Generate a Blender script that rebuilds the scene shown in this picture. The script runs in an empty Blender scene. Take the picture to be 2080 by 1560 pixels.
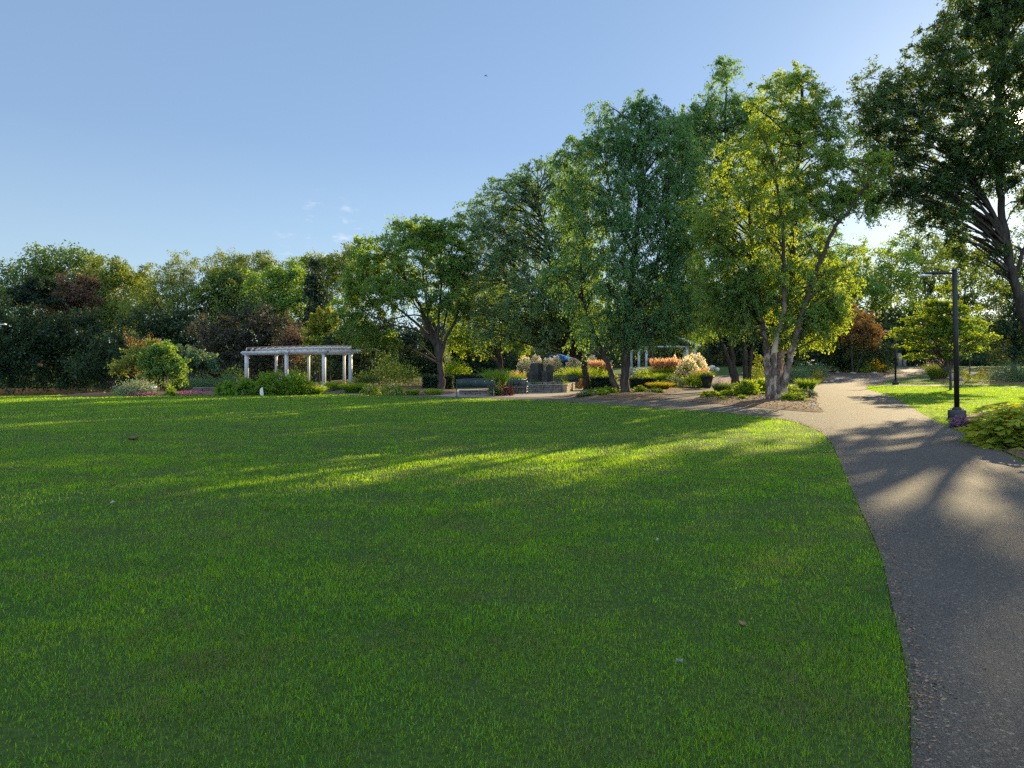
# Public garden lawn at the end of a summer day, sun low behind the trees beside the path.
SUN_E = 5.0
SKY_S, SKY_AIR, SKY_DUST, SKY_OZ = .12, 1.0, .4, 3.0
SKY_TINT, SKY_VEIL, CLOUD_C = (.57, .63, .68), .72, (6.0, 5.4, 5.2)
# summer haze: pale at the horizon, blue higher up, unseen zenith brightened as added fill (values divided by SKY_HZ)
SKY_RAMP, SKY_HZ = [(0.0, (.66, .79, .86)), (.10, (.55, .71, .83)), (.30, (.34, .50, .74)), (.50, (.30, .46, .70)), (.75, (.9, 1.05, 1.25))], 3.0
SUN_DISC, AUR1, AUR2 = 160.0, 26.0, .62
EXPO = 1.42
SKY_BACK_FILL = 2.0
CLUMPF = 3.4
DENOISE = False
GRASS = True
import bpy, bmesh, math
import numpy as np
from mathutils import Vector, Matrix
SC = bpy.context.scene
COL = SC.collection
RNG = np.random.default_rng(7)
F, CX, HY, EYE = 1380.0, 1040.0, 741.0, 1.6      # focal length in photo pixels, centre column, horizon row, eye height
R = math.radians

# ------------------------------------------------------------------ terrain
def S(t):
    t = np.clip(t, 0.0, 1.0)
    return t*t*(3-2*t)
def H(x, y):
    """height of the ground: flat lawn, falling away at the far west side, rising gently to the north east"""
    return -3.6*S((y-31)/50)*S((-x-18)/12) + 1.4*S((y-52)/48)*S((x+14)/12)*(.3+.7*S((x-4)/16))
def P(px, py, Y):
    return np.array([(px-CX)/F*Y, Y, EYE-(py-HY)/F*Y])
_ys = np.concatenate([np.arange(2, 60, .05), np.arange(60, 260, .2)])
def G(px, py):
    """ground point seen at a photo pixel"""
    x = (px-CX)/F*_ys; z = EYE-(py-HY)/F*_ys
    k = np.argmax(z <= H(x, _ys))
    if k == 0: k = len(_ys)-1
    return np.array([x[k], _ys[k]])
def gz(x, y): return float(H(np.array(float(x)), np.array(float(y))))

# ------------------------------------------------------------------ materials
def newmat(name):
    m = bpy.data.materials.new(name); m.use_nodes = True
    nt = m.node_tree; nt.nodes.clear()
    return m, nt, nt.nodes, nt.links
def N(nt, typ, **kw):
    n = nt.nodes.new(typ)
    for k, v in kw.items():
        if k in n.inputs: n.inputs[k].default_value = v
        else: setattr(n, k, v)
    return n
def c4(c): return (c[0], c[1], c[2], 1.0)
def mixc(nt, fac, a, b):
    n = nt.nodes.new('ShaderNodeMix'); n.data_type = 'RGBA'
    for s, v in ((n.inputs[0], fac), (n.inputs[6], a), (n.inputs[7], b)):
        if isinstance(v, bpy.types.NodeSocket): nt.links.new(v, s)
        elif isinstance(v, (int, float)): s.default_value = v
        else: s.default_value = c4(v)
    return n.outputs[2]
def ramp(nt, src, p0, p1):
    n = nt.nodes.new('ShaderNodeMapRange'); n.inputs[1].default_value = p0; n.inputs[2].default_value = p1
    nt.links.new(src, n.inputs[0]); return n.outputs[0]
def noise(nt, scale, detail=3, rough=.55, vec=None, dist=0.0):
    n = N(nt, 'ShaderNodeTexNoise', Scale=scale, Detail=detail, Roughness=rough, Distortion=dist)
    if vec is None:
        t = nt.nodes.new('ShaderNodeTexCoord'); vec = t.outputs['Object']
    nt.links.new(vec, n.inputs['Vector']); return n.outputs[0]
def mat(name, c1, c2=None, scale=4.0, rough=.85, spec=.3, metal=0.0, bump=0.0, bscale=None, lo=.35, hi=.65, stretch=None):
    m, nt, nd, lk = newmat(name)
    p = N(nt, 'ShaderNodeBsdfPrincipled', Roughness=rough, Metallic=metal); p.inputs['Specular IOR Level'].default_value = spec
    o = nd.new('ShaderNodeOutputMaterial'); lk.new(p.outputs[0], o.inputs[0])
    t = nd.new('ShaderNodeTexCoord'); vec = t.outputs['Object']
    if stretch:
        mp = nd.new('ShaderNodeMapping'); mp.inputs['Scale'].default_value = stretch; lk.new(vec, mp.inputs[0]); vec = mp.outputs[0]
    if c2 is not None:
        f = ramp(nt, noise(nt, scale, 5, .6, vec), lo, hi)
        lk.new(mixc(nt, f, c1, c2), p.inputs['Base Color'])
    else: p.inputs['Base Color'].default_value = c4(c1)
    if bump:
        b = N(nt, 'ShaderNodeBump', Strength=bump, Distance=.02); lk.new(noise(nt, bscale or scale*4, 4, .6, vec), b.inputs['Height']); lk.new(b.outputs[0], p.inputs['Normal'])
    return m
_leaf = {}
def leafmat(name, c1, c2, tr, tf=.45, gl=.018):
    """two-tone leaf: reflects c1..c2, lets light through as tr"""
    if name in _leaf: return _leaf[name]
    m, nt, nd, lk = newmat(name)
    a = nd.new('ShaderNodeAttribute'); a.attribute_name = 'tint'
    col = mixc(nt, a.outputs['Fac'], c1, c2)
    tcol = mixc(nt, a.outputs['Fac'], [v*.75 for v in tr], [v*1.2 for v in tr])
    d = nd.new('ShaderNodeBsdfDiffuse'); lk.new(col, d.inputs[0])
    t = nd.new('ShaderNodeBsdfTranslucent'); lk.new(tcol, t.inputs[0])
    g = N(nt, 'ShaderNodeBsdfGlossy', Roughness=.45); g.inputs[0].default_value = (1, 1, 1, 1)
    m1 = N(nt, 'ShaderNodeMixShader'); m1.inputs[0].default_value = tf; lk.new(d.outputs[0], m1.inputs[1]); lk.new(t.outputs[0], m1.inputs[2])
    m2 = N(nt, 'ShaderNodeMixShader'); m2.inputs[0].default_value = gl; lk.new(m1.outputs[0], m2.inputs[1]); lk.new(g.outputs[0], m2.inputs[2])
    o = nd.new('ShaderNodeOutputMaterial'); lk.new(m2.outputs[0], o.inputs[0])
    _leaf[name] = m; return m

# ------------------------------------------------------------------ objects
def link(name, me, material, parent=None, smooth=False, **props):
    if material is not None: me.materials.append(material)
    if smooth: me.polygons.foreach_set('use_smooth', np.ones(len(me.polygons), bool))
    o = bpy.data.objects.new(name, me); COL.objects.link(o)
    if parent is not None: o.parent = parent
    for k, v in props.items():
        if v is not None: o[k] = v
    return o
def thing(name, label, cat, loc=(0, 0, 0), rz=0.0, group=None):
    o = bpy.data.objects.new(name, None); COL.objects.link(o)
    o.location = loc; o.rotation_euler = (0, 0, rz); o.empty_display_size = .2
    o['label'] = label; o['category'] = cat
    if group: o['group'] = group
    return o
def npmesh(name, V, faces, tint=None):
    """faces: list of int arrays (n,3) or (n,4)"""
    me = bpy.data.meshes.new(name)
    V = np.asarray(V, np.float32)
    faces = [f for f in faces if len(f)]
    loops = np.concatenate([f.ravel() for f in faces]).astype(np.int32)
    tot = np.concatenate([np.full(len(f), f.shape[1], np.int32) for f in faces])
    start = np.concatenate([[0], np.cumsum(tot)[:-1]]).astype(np.int32)
    me.vertices.add(len(V)); me.loops.add(len(loops)); me.polygons.add(len(tot))
    me.vertices.foreach_set('co', V.ravel()); me.loops.foreach_set('vertex_index', loops)
    me.polygons.foreach_set('loop_start', start)
    if tint is not None:
        at = me.attributes.new('tint', 'FLOAT', 'POINT'); at.data.foreach_set('value', np.asarray(tint, np.float32))
    me.update(calc_edges=True)
    return me
class MB:
    """collects simple solids into one mesh"""
    def __init__(s): s.V = []; s.q = []; s.t = []; s.n = 0
    def add(s, V, q=(), t=()):
        V = np.asarray(V, float); 
        if len(q): s.q.append(np.asarray(q)+s.n)
        if len(t): s.t.append(np.asarray(t)+s.n)
        s.V.append(V); s.n += len(V); return s
    def box(s, c, size, rz=0.0, taper=1.0, bev=0.0):
        sx, sy, sz = [v/2 for v in size]
        b = min(bev, sx*.9, sy*.9) if bev else 0
        if b:
            ring = [(-sx+b, -sy), (sx-b, -sy), (sx, -sy+b), (sx, sy-b), (sx-b, sy), (-sx+b, sy), (-sx, sy-b), (-sx, -sy+b)]
            lv = [(-sz, 1), (sz-b, taper), (sz, taper*(1-b/max(sx, sy)))]
            V = [(x*k, y*k, z) for z, k in lv for x, y in ring]
            q = [(i+8*l, (i+1) % 8+8*l, (i+1) % 8+8*(l+1), i+8*(l+1)) for l in range(2) for i in range(8)]
            V += [(0, 0, -sz), (0, 0, sz)]
            t = [((i+1) % 8, i, 24) for i in range(8)]+[(16+i, 16+(i+1) % 8, 25) for i in range(8)]
        else:
            k = taper
            V = [(-sx, -sy, -sz), (sx, -sy, -sz), (sx, sy, -sz), (-sx, sy, -sz), (-sx*k, -sy*k, sz), (sx*k, -sy*k, sz), (sx*k, sy*k, sz), (-sx*k, sy*k, sz)]
            q = [(0, 3, 2, 1), (4, 5, 6, 7), (0, 1, 5, 4), (1, 2, 6, 5), (2, 3, 7, 6), (3, 0, 4, 7)]; t = []
        V = np.array(V, float); ca, sa = math.cos(rz), math.sin(rz)
        V = np.stack([V[:, 0]*ca-V[:, 1]*sa, V[:, 0]*sa+V[:, 1]*ca, V[:, 2]], 1)+np.array(c, float)
        return s.add(V, q, t)
    def tube(s, pts, r, sides=8, cap=True):
        pts = np.asarray(pts, float); n = len(pts); r = np.broadcast_to(np.asarray(r, float), (n,))
        d = np.gradient(pts, axis=0); d /= np.linalg.norm(d, axis=1)[:, None]+1e-9
        up = np.array([0., 0, 1]) if abs(d[:, 2]).mean() < .8 else np.array([0., 1, 0])
        a = np.cross(d, up); a /= np.linalg.norm(a, axis=1)[:, None]+1e-9; b = np.cross(d, a)
        th = np.arange(sides)/sides*2*np.pi
        V = (pts[:, None]+r[:, None, None]*(np.cos(th)[None, :, None]*a[:, None]+np.sin(th)[None, :, None]*b[:, None])).reshape(-1, 3)
        i = np.arange(sides); j = (i+1) % sides
        q = np.concatenate([np.stack([l*sides+j, l*sides+i, (l+1)*sides+i, (l+1)*sides+j], 1) for l in range(n-1)])
        t = []
        if cap and sides > 2:
            V = np.concatenate([V, pts[:1], pts[-1:]]); k = n*sides
            t = np.concatenate([np.stack([i, j, np.full(sides, k)], 1), np.stack([j+(n-1)*sides, i+(n-1)*sides, np.full(sides, k+1)], 1)])
        return s.add(V, q, t)
    def lathe(s, prof, c=(0, 0, 0), sides=20):
        prof = np.asarray(prof, float); th = np.arange(sides)/sides*2*np.pi
        V = np.stack([prof[:, 0:1]*np.cos(th), prof[:, 0:1]*np.sin(th), np.repeat(prof[:, 1:2], sides, 1)], 2).reshape(-1, 3)+np.array(c, float)
        i = np.arange(sides); j = (i+1) % sides
        return s.add(V, np.concatenate([np.stack([l*sides+i, l*sides+j, (l+1)*sides+j, (l+1)*sides+i], 1) for l in range(len(prof)-1)]))
    def build(s, name, material, parent=None, smooth=False, **kw):
        f = []
        if s.q: f.append(np.concatenate(s.q))
        if s.t: f.append(np.concatenate(s.t))
        return link(name, npmesh(name, np.concatenate(s.V), f), material, parent, smooth, **kw)

def spline(pts, m=6):
    """Catmull-Rom through the points"""
    p = np.asarray(pts, float)
    if len(p) < 3: 
        t = np.linspace(0, 1, m+1)[:, None]; return p[0]*(1-t)+p[-1]*t
    q = np.concatenate([[2*p[0]-p[1]], p, [2*p[-1]-p[-2]]]); out = []
    for i in range(1, len(q)-2):
        t = np.linspace(0, 1, m, endpoint=False)[:, None]
        a, b, c, d = q[i-1], q[i], q[i+1], q[i+2]
        out.append(.5*((2*b)+(c-a)*t+(2*a-5*b+4*c-d)*t*t+(3*b-a-3*c+d)*t**3))
    return np.concatenate(out+[p[-1:]])
def inpoly(poly, x, y):
    poly = np.asarray(poly); r = np.zeros(len(x), bool); n = len(poly)
    for i in range(n):
        (x0, y0), (x1, y1) = poly[i], poly[(i+1) % n]
        if y0 == y1: continue
        k = ((y0 > y) != (y1 > y)) & (x < (x1-x0)*(y-y0)/(y1-y0)+x0); r ^= k
    return r
def edgedist(poly, x, y):
    poly = np.asarray(poly); d = np.full(len(x), 1e9)
    for a, b in zip(poly, np.roll(poly, -1, 0)):
        ab = b-a; t = np.clip(((x-a[0])*ab[0]+(y-a[1])*ab[1])/(ab@ab+1e-9), 0, 1)
        d = np.minimum(d, np.hypot(x-a[0]-t*ab[0], y-a[1]-t*ab[1]))
    return d

# ------------------------------------------------------------------ leaves
def unit(v): return v/(np.linalg.norm(v, axis=-1, keepdims=True)+1e-9)
class Leaves:
    def __init__(s): s.V = []; s.T = []
    def add(s, pos, d, L, W, tint, rng, fold=.12, side=None):
        n = len(pos); d = unit(d)
        sd = unit(np.cross(d, rng.normal(size=(n, 3)) if side is None else side)); nn = np.cross(d, sd)
        L = np.broadcast_to(L, (n,))[:, None]; W = np.broadcast_to(W, (n,))[:, None]
        mid = pos+d*L*.45+nn*L*fold
        s.V.append(np.stack([pos, mid+sd*W*.5, pos+d*L-nn*L*fold*.3, mid-sd*W*.5], 1).reshape(-1, 3))
        s.T.append(np.repeat(np.clip(tint, 0, 1), 4)); return s
    def strips(s, pos, d, L, W, bend, tint, rng):
        """long blades: two quads each, arching over"""
        n = len(pos); d = unit(d); L = np.broadcast_to(L, (n,))[:, None]; W = np.broadcast_to(W, (n,))[:, None]
        sd = unit(np.cross(d, rng.normal(size=(n, 3)))); h = d*[1, 1, 0]; bend = np.broadcast_to(bend, (n,))[:, None]
        out = unit(h+rng.normal(size=(n, 3))*[.3, .3, 0])
        m = pos+d*L*.55+out*L*bend*.12; e = pos+d*L*.92+out*L*bend*.55-np.array([0, 0, 1])*L*bend*.25
        a = np.stack([pos-sd*W*.5, pos+sd*W*.5, m+sd*W*.5, m-sd*W*.5], 1); b = np.stack([m-sd*W*.5, m+sd*W*.5, e+sd*W*.12, e-sd*W*.12], 1)
        s.V.append(np.concatenate([a, b], 1).reshape(-1, 3)); s.T.append(np.repeat(np.clip(tint, 0, 1), 8)); return s
    def build(s, name, material, parent=None, org=None, **kw):
        V = np.concatenate(s.V)
        if org is not None: V = V-np.asarray(org)
        q = np.arange(len(V)).reshape(-1, 4)
        return link(name, npmesh(name, V, [q], np.concatenate(s.T)), material, parent, **kw)
    def __len__(s): return sum(len(v) for v in s.V)
# ------------------------------------------------------------------ camera, light, sky
cam = bpy.data.cameras.new('camera'); co = bpy.data.objects.new('camera', cam); COL.objects.link(co)
co.location = (0, 0, EYE); co.rotation_euler = (R(90), 0, 0)
cam.sensor_width = 36; cam.lens = F/2080*36; cam.shift_y = -(780-HY)/2080; cam.clip_start = .1; cam.clip_end = 20000
SC.camera = co
SUN_AZ, SUN_EL = math.atan2(2072-CX, F), math.atan((HY-238)/math.hypot(F, 2072-CX))
SUN = Vector((math.sin(SUN_AZ)*math.cos(SUN_EL), math.cos(SUN_AZ)*math.cos(SUN_EL), math.sin(SUN_EL)))
sl = bpy.data.lights.new('sun', 'SUN'); sl.energy = SUN_E; sl.angle = R(.53); sl.color = (1, .775, .43)
so = bpy.data.objects.new('sun', sl); COL.objects.link(so); so.rotation_euler = SUN.to_track_quat('Z', 'Y').to_euler(); so.location = (60, 80, 40)
w = bpy.data.worlds.new('World'); SC.world = w; w.use_nodes = True
nt = w.node_tree; nt.nodes.clear(); lk = nt.links
sky = nt.nodes.new('ShaderNodeTexSky'); sky.sky_type = 'NISHITA'; sky.sun_disc = False
sky.sun_elevation = SUN_EL; sky.sun_rotation = SUN_AZ; sky.altitude = 200; sky.air_density = SKY_AIR; sky.dust_density = SKY_DUST; sky.ozone_density = SKY_OZ
bg = nt.nodes.new('ShaderNodeBackground'); bg.inputs[1].default_value = SKY_S
out = nt.nodes.new('ShaderNodeOutputWorld'); lk.new(bg.outputs[0], out.inputs[0])
tc = nt.nodes.new('ShaderNodeTexCoord'); vec = tc.outputs['Generated']
def VM(op, a, b=None):
    n = nt.nodes.new('ShaderNodeVectorMath'); n.operation = op
    for s_, v in zip(n.inputs, (a, b)):
        if v is None: continue
        if isinstance(v, bpy.types.NodeSocket): lk.new(v, s_)
        else: s_.default_value = v
    return n
def MA(op, a, b=None, c=None):
    n = nt.nodes.new('ShaderNodeMath'); n.operation = op
    for s_, v in zip(n.inputs, (a, b, c)):
        if v is None: continue
        if isinstance(v, bpy.types.NodeSocket): lk.new(v, s_)
        else: s_.default_value = v
    return n.outputs[0]
# the sun's disc with its aureole, part of the sky itself
dt = VM('DOT_PRODUCT', vec, tuple(SUN)).outputs['Value']
ang = MA('ARCCOSINE', MA('MINIMUM', dt, .9999999))
disc = MA('MULTIPLY', MA('LESS_THAN', ang, R(.45)), SUN_DISC)
aur = MA('MULTIPLY', MA('POWER', 2.718, MA('MULTIPLY', ang, -1/R(1.05))), AUR1)
aur2 = MA('MULTIPLY', MA('POWER', 2.718, MA('MULTIPLY', ang, -1/R(9))), AUR2)
glow = VM('SCALE', (1, .86, .62)); lk.new(MA('ADD', MA('ADD', disc, aur), aur2), glow.inputs['Scale'])
# thin high haze veil and a few small clouds low over the trees
cd = unit(np.array([(665-CX)/F, 1, (HY-488)/F])); near = VM('DOT_PRODUCT', vec, tuple(cd)).outputs['Value']
mp = nt.nodes.new('ShaderNodeMapping'); mp.inputs['Scale'].default_value = (22, 22, 62); lk.new(vec, mp.inputs[0])
cn = ramp(nt, noise(nt, 1.5, 5, .6, mp.outputs[0]), .56, .74)
cl = MA('MULTIPLY', cn, ramp(nt, near, math.cos(R(4.2)), math.cos(R(1.5))))
skc = VM('MULTIPLY', sky.outputs[0], SKY_TINT).outputs[0]
sxyz = nt.nodes.new('ShaderNodeSeparateXYZ'); lk.new(vec, sxyz.inputs[0])
rg = nt.nodes.new('ShaderNodeValToRGB'); lk.new(sxyz.outputs[2], rg.inputs[0])
for i_, (p_, c_) in enumerate(SKY_RAMP):
    e_ = rg.color_ramp.elements[i_] if i_ < 2 else rg.color_ramp.elements.new(p_)
    e_.position = p_; e_.color = c4(c_)
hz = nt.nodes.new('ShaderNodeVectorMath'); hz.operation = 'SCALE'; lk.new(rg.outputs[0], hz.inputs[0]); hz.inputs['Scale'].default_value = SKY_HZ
# the sky behind the camera, opposite the sun, is brightened as added fill to lift the shade
bk = MA('ADD', 1.0, MA('MULTIPLY', ramp(nt, sxyz.outputs[1], .15, -.75), SKY_BACK_FILL)); lk.new(MA('MULTIPLY', bk, SKY_HZ), hz.inputs['Scale'])
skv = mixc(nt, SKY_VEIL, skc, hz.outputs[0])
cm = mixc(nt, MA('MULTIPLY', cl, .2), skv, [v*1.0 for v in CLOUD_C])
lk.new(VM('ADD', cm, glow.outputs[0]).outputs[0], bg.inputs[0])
w.cycles.sampling_method = 'MANUAL'; w.cycles.sample_map_resolution = 1024
SC.view_settings.view_transform = 'Standard'; SC.view_settings.look = 'None'; SC.view_settings.gamma = 1; SC.view_settings.exposure = EXPO
cy = SC.cycles; cy.max_bounces = 6; cy.diffuse_bounces = 4; cy.glossy_bounces = 2; cy.transmission_bounces = 4; cy.transparent_max_bounces = 4
cy.sample_clamp_indirect = 2.5; cy.caustics_reflective = False; cy.caustics_refractive = False
cy.use_denoising = DENOISE; cy.use_adaptive_sampling = True; cy.adaptive_threshold = .012
# ------------------------------------------------------------------ ground
def gmat():
    m, nt, nd, lk = newmat('lawn_ground')
    t = nd.new('ShaderNodeTexCoord'); v = t.outputs['Object']
    a = ramp(nt, noise(nt, .35, 4, .6, v), .38, .66); b = ramp(nt, noise(nt, 28, 3, .7, v), .3, .7)
    c = mixc(nt, a, (.040, .092, .014), (.068, .100, .024)); c = mixc(nt, b, c, (.020, .042, .008))
    p = N(nt, 'ShaderNodeBsdfPrincipled', Roughness=.95); p.inputs['Specular IOR Level'].default_value = .1
    lk.new(c, p.inputs['Base Color'])
    bp = N(nt, 'ShaderNodeBump', Strength=.6, Distance=.03); lk.new(noise(nt, 30, 4, .7, v), bp.inputs['Height']); lk.new(bp.outputs[0], p.inputs['Normal'])
    o = nd.new('ShaderNodeOutputMaterial'); lk.new(p.outputs[0], o.inputs[0]); return m
def asphalt():
    m, nt, nd, lk = newmat('asphalt')
    t = nd.new('ShaderNodeTexCoord'); v = t.outputs['Object']
    vo = N(nt, 'ShaderNodeTexVoronoi', Scale=160.0); lk.new(v, vo.inputs['Vector'])
    sep = nd.new('ShaderNodeSeparateColor'); lk.new(vo.outputs['Color'], sep.inputs[0])
    base = mixc(nt, ramp(nt, noise(nt, .6, 4, .6, v), .35, .7), (.050, .046, .042), (.072, .066, .059))
    c = mixc(nt, ramp(nt, sep.outputs[0], .55, 1.0), base, (.112, .102, .09))
    c = mixc(nt, ramp(nt, sep.outputs[1], .66, .95), c, (.030, .029, .028))
    st = N(nt, 'ShaderNodeTexVoronoi', Scale=75.0); lk.new(v, st.inputs['Vector'])
    sp2 = nd.new('ShaderNodeSeparateColor'); lk.new(st.outputs['Color'], sp2.inputs[0])
    c = mixc(nt, ramp(nt, sp2.outputs[0], .93, .99), c, (.15, .135, .11))
    # hairline cracks
    cr = N(nt, 'ShaderNodeTexVoronoi', Scale=.22, feature='DISTANCE_TO_EDGE')
    wob = nd.new('ShaderNodeVectorMath'); wob.operation = 'ADD'; ns = N(nt, 'ShaderNodeTexNoise', Scale=1.3, Detail=4.0); lk.new(v, ns.inputs['Vector']); lk.new(v, wob.inputs[0]); lk.new(ns.outputs['Color'], wob.inputs[1]); lk.new(wob.outputs[0], cr.inputs['Vector'])
    c = mixc(nt, ramp(nt, cr.outputs['Distance'], .0028, .0012), c, (.035, .032, .03))
    p = N(nt, 'ShaderNodeBsdfPrincipled', Roughness=.9); p.inputs['Specular IOR Level'].default_value = .18
    lk.new(c, p.inputs['Base Color'])
    b = N(nt, 'ShaderNodeBump', Strength=.55, Distance=.006); lk.new(vo.outputs['Distance'], b.inputs['Height']); lk.new(b.outputs[0], p.inputs['Normal'])
    o = nd.new('ShaderNodeOutputMaterial'); lk.new(p.outputs[0], o.inputs[0]); return m
M_LAWN, M_ASPH = gmat(), asphalt()
M_MULCH = mat('mulch', (.050, .032, .020), (.17, .115, .075), 22, .95, .1, bump=.9, bscale=45)
M_PAVE = mat('concrete_paving', (.20, .175, .15), (.27, .235, .195), 3, .9, .2, bump=.2, bscale=60)
xs = np.concatenate([[-3000, -1500, -700, -350, -200, -140], np.arange(-110, 111, 1.25), [140, 200, 350, 700, 1500, 3000]])
ys = np.concatenate([[-3000, -1200, -400, -150, -60, -25], np.arange(-10, 131, 1.25), [150, 200, 320, 600, 1200, 2500, 5000]])
X, Y = np.meshgrid(xs, ys); nx, ny = len(xs), len(ys)
idx = np.arange(nx*ny).reshape(ny, nx)
q = np.stack([idx[:-1, :-1], idx[:-1, 1:], idx[1:, 1:], idx[1:, :-1]], 2).reshape(-1, 4)
link('lawn', npmesh('lawn', np.stack([X.ravel(), Y.ravel(), H(X, Y).ravel()], 1), [q]), M_LAWN, None, True, kind='structure')

def sheet(name, poly, material, off, mound=0.0, reach=.8, step=1.5, far=45, **kw):
    """flat sheet that follows the ground; mound raises its middle"""
    poly = np.asarray(poly, float)
    bm = bmesh.new(); bm.faces.new([bm.verts.new((x, y, 0)) for x, y in poly])
    bmesh.ops.triangulate(bm, faces=bm.faces[:])
    lo, hi = poly.min(0), poly.max(0)
    for ax in (0, 1):
        for c in np.arange(math.floor(lo[ax]), hi[ax], step):
            if ax == 1 and not mound and c < far: continue
            if ax == 0 and not mound and hi[1] < far: continue
            no = (1, 0, 0) if ax == 0 else (0, 1, 0)
            bmesh.ops.bisect_plane(bm, geom=bm.verts[:]+bm.edges[:]+bm.faces[:], plane_co=(c, c, 0), plane_no=no)
    x = np.array([v.co.x for v in bm.verts]); y = np.array([v.co.y for v in bm.verts])
    z = H(x, y)+off
    if mound: z = z+mound*S(edgedist(poly, x, y)/reach)+np.where(edgedist(poly, x, y) > .05, RNG.normal(size=len(x))*.012, 0)
    for v, zz in zip(bm.verts, z): v.co.z = zz
    bmesh.ops.triangulate(bm, faces=bm.faces[:])
    bmesh.ops.recalc_face_normals(bm, faces=bm.faces[:])
    me = bpy.data.meshes.new(name); bm.to_mesh(me); bm.free()
    if me.polygons[0].normal.z < 0: me.flip_normals()
    return link(name, me, material, None, True, kind='structure', **kw)
def trace(px): return np.array([G(*p) for p in px])

near_edge = spline(np.concatenate([[[-2.9, -5], [.05, 0]], trace([(1852, 1560), (1846, 1400), (1816, 1250), (1785, 1120), (1745, 1030), (1710, 950), (1683, 893), (1645, 868), (1580, 851), (1500, 842), (1400, 834), (1250, 823), (1100, 814), (960, 810), (880, 808), (800, 805), (700, 801), (655, 797)])]), 5)
back = trace([(680, 793), (720, 797), (800, 800), (870, 803), (930, 803), (1000, 803), (1100, 803), (1165, 803), (1250, 806), (1330, 803), (1395, 793), (1430, 785), (1440, 775), (1440, 764), (1480, 762), (1560, 768), (1640, 770), (1660, 757), (1720, 756), (1800, 756), (1816, 748.5), (1832, 745.5), (1866, 745), (1896, 751), (1885, 757), (1830, 767), (1785, 777), (1808, 780.5), (1950, 781), (2085, 784), (2260, 787)])
right_edge = spline(trace([(1762, 784), (1760, 790), (1785, 798), (1822, 811), (1880, 845), (1925, 868), (1975, 888), (2010, 906), (2080, 941)]), 5)
thin = trace([(2260, 790.5), (2085, 787.5), (1950, 784.5), (1810, 783.5)])
PATH = np.concatenate([near_edge, back, thin, right_edge, [[7.0, 8], [5.0, 4], [3.0, 0], [.6, -5]]])
sheet('asphalt_path', PATH, M_ASPH, .010)
BEDS = {
 'island': [(1398, 816), (1412, 811), (1430, 803), (1452, 792), (1490, 787), (1560, 786), (1636, 787), (1652, 800), (1659, 815), (1663, 828), (1671, 838), (1600, 834), (1500, 825)],
 'second': [(1540, 769), (1640, 767), (1690, 767), (1703, 771), (1690, 777), (1645, 779), (1560, 777)],
 'middle': [(1120, 806), (1165, 808), (1200, 811), (1290, 814), (1340, 811), (1368, 799), (1400, 792), (1432, 785), (1438, 776), (1430, 766), (1300, 764), (1200, 768), (1185, 795)],
 'west': [(672, 793), (720, 797), (800, 800), (880, 802), (918, 800), (925, 790), (900, 775), (800, 770), (700, 772), (665, 780)],
 'arbour': [(120, 806.5), (400, 803.5), (560, 802), (648, 801), (660, 793), (640, 780), (400, 785), (230, 795)],
 'bend': [(1672, 757), (1720, 761), (1800, 760.5), (1838, 757), (1812, 751), (1700, 751), (1560, 760), (1480, 760)],
 'lamp': [(1928, 869), (1940, 857), (1960, 846), (2010, 838), (2120, 830), (2300, 850), (2300, 1020), (2080, 936), (2010, 903), (1970, 884)],
 'east': [(1893, 771), (1915, 776.5), (1960, 778), (2085, 781), (2260, 783), (2260, 762), (1990, 760), (1905, 763)],
}
BP = {}
for k, v in BEDS.items():
    BP[k] = spline(np.concatenate([trace(v), trace(v[:1])]), 3)[:-1]
    sheet('mulch_bed', BP[k], M_MULCH, .022, .09 if k != 'second' else .16, .9, 1.0)
PLAZA = trace([(862, 803.5), (925, 807), (1000, 808), (1100, 806.5), (1175, 801), (1200, 794), (1180, 786), (1120, 782), (1000, 783), (930, 790)])
sheet('stone_plaza', PLAZA, M_PAVE, .016)

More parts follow.
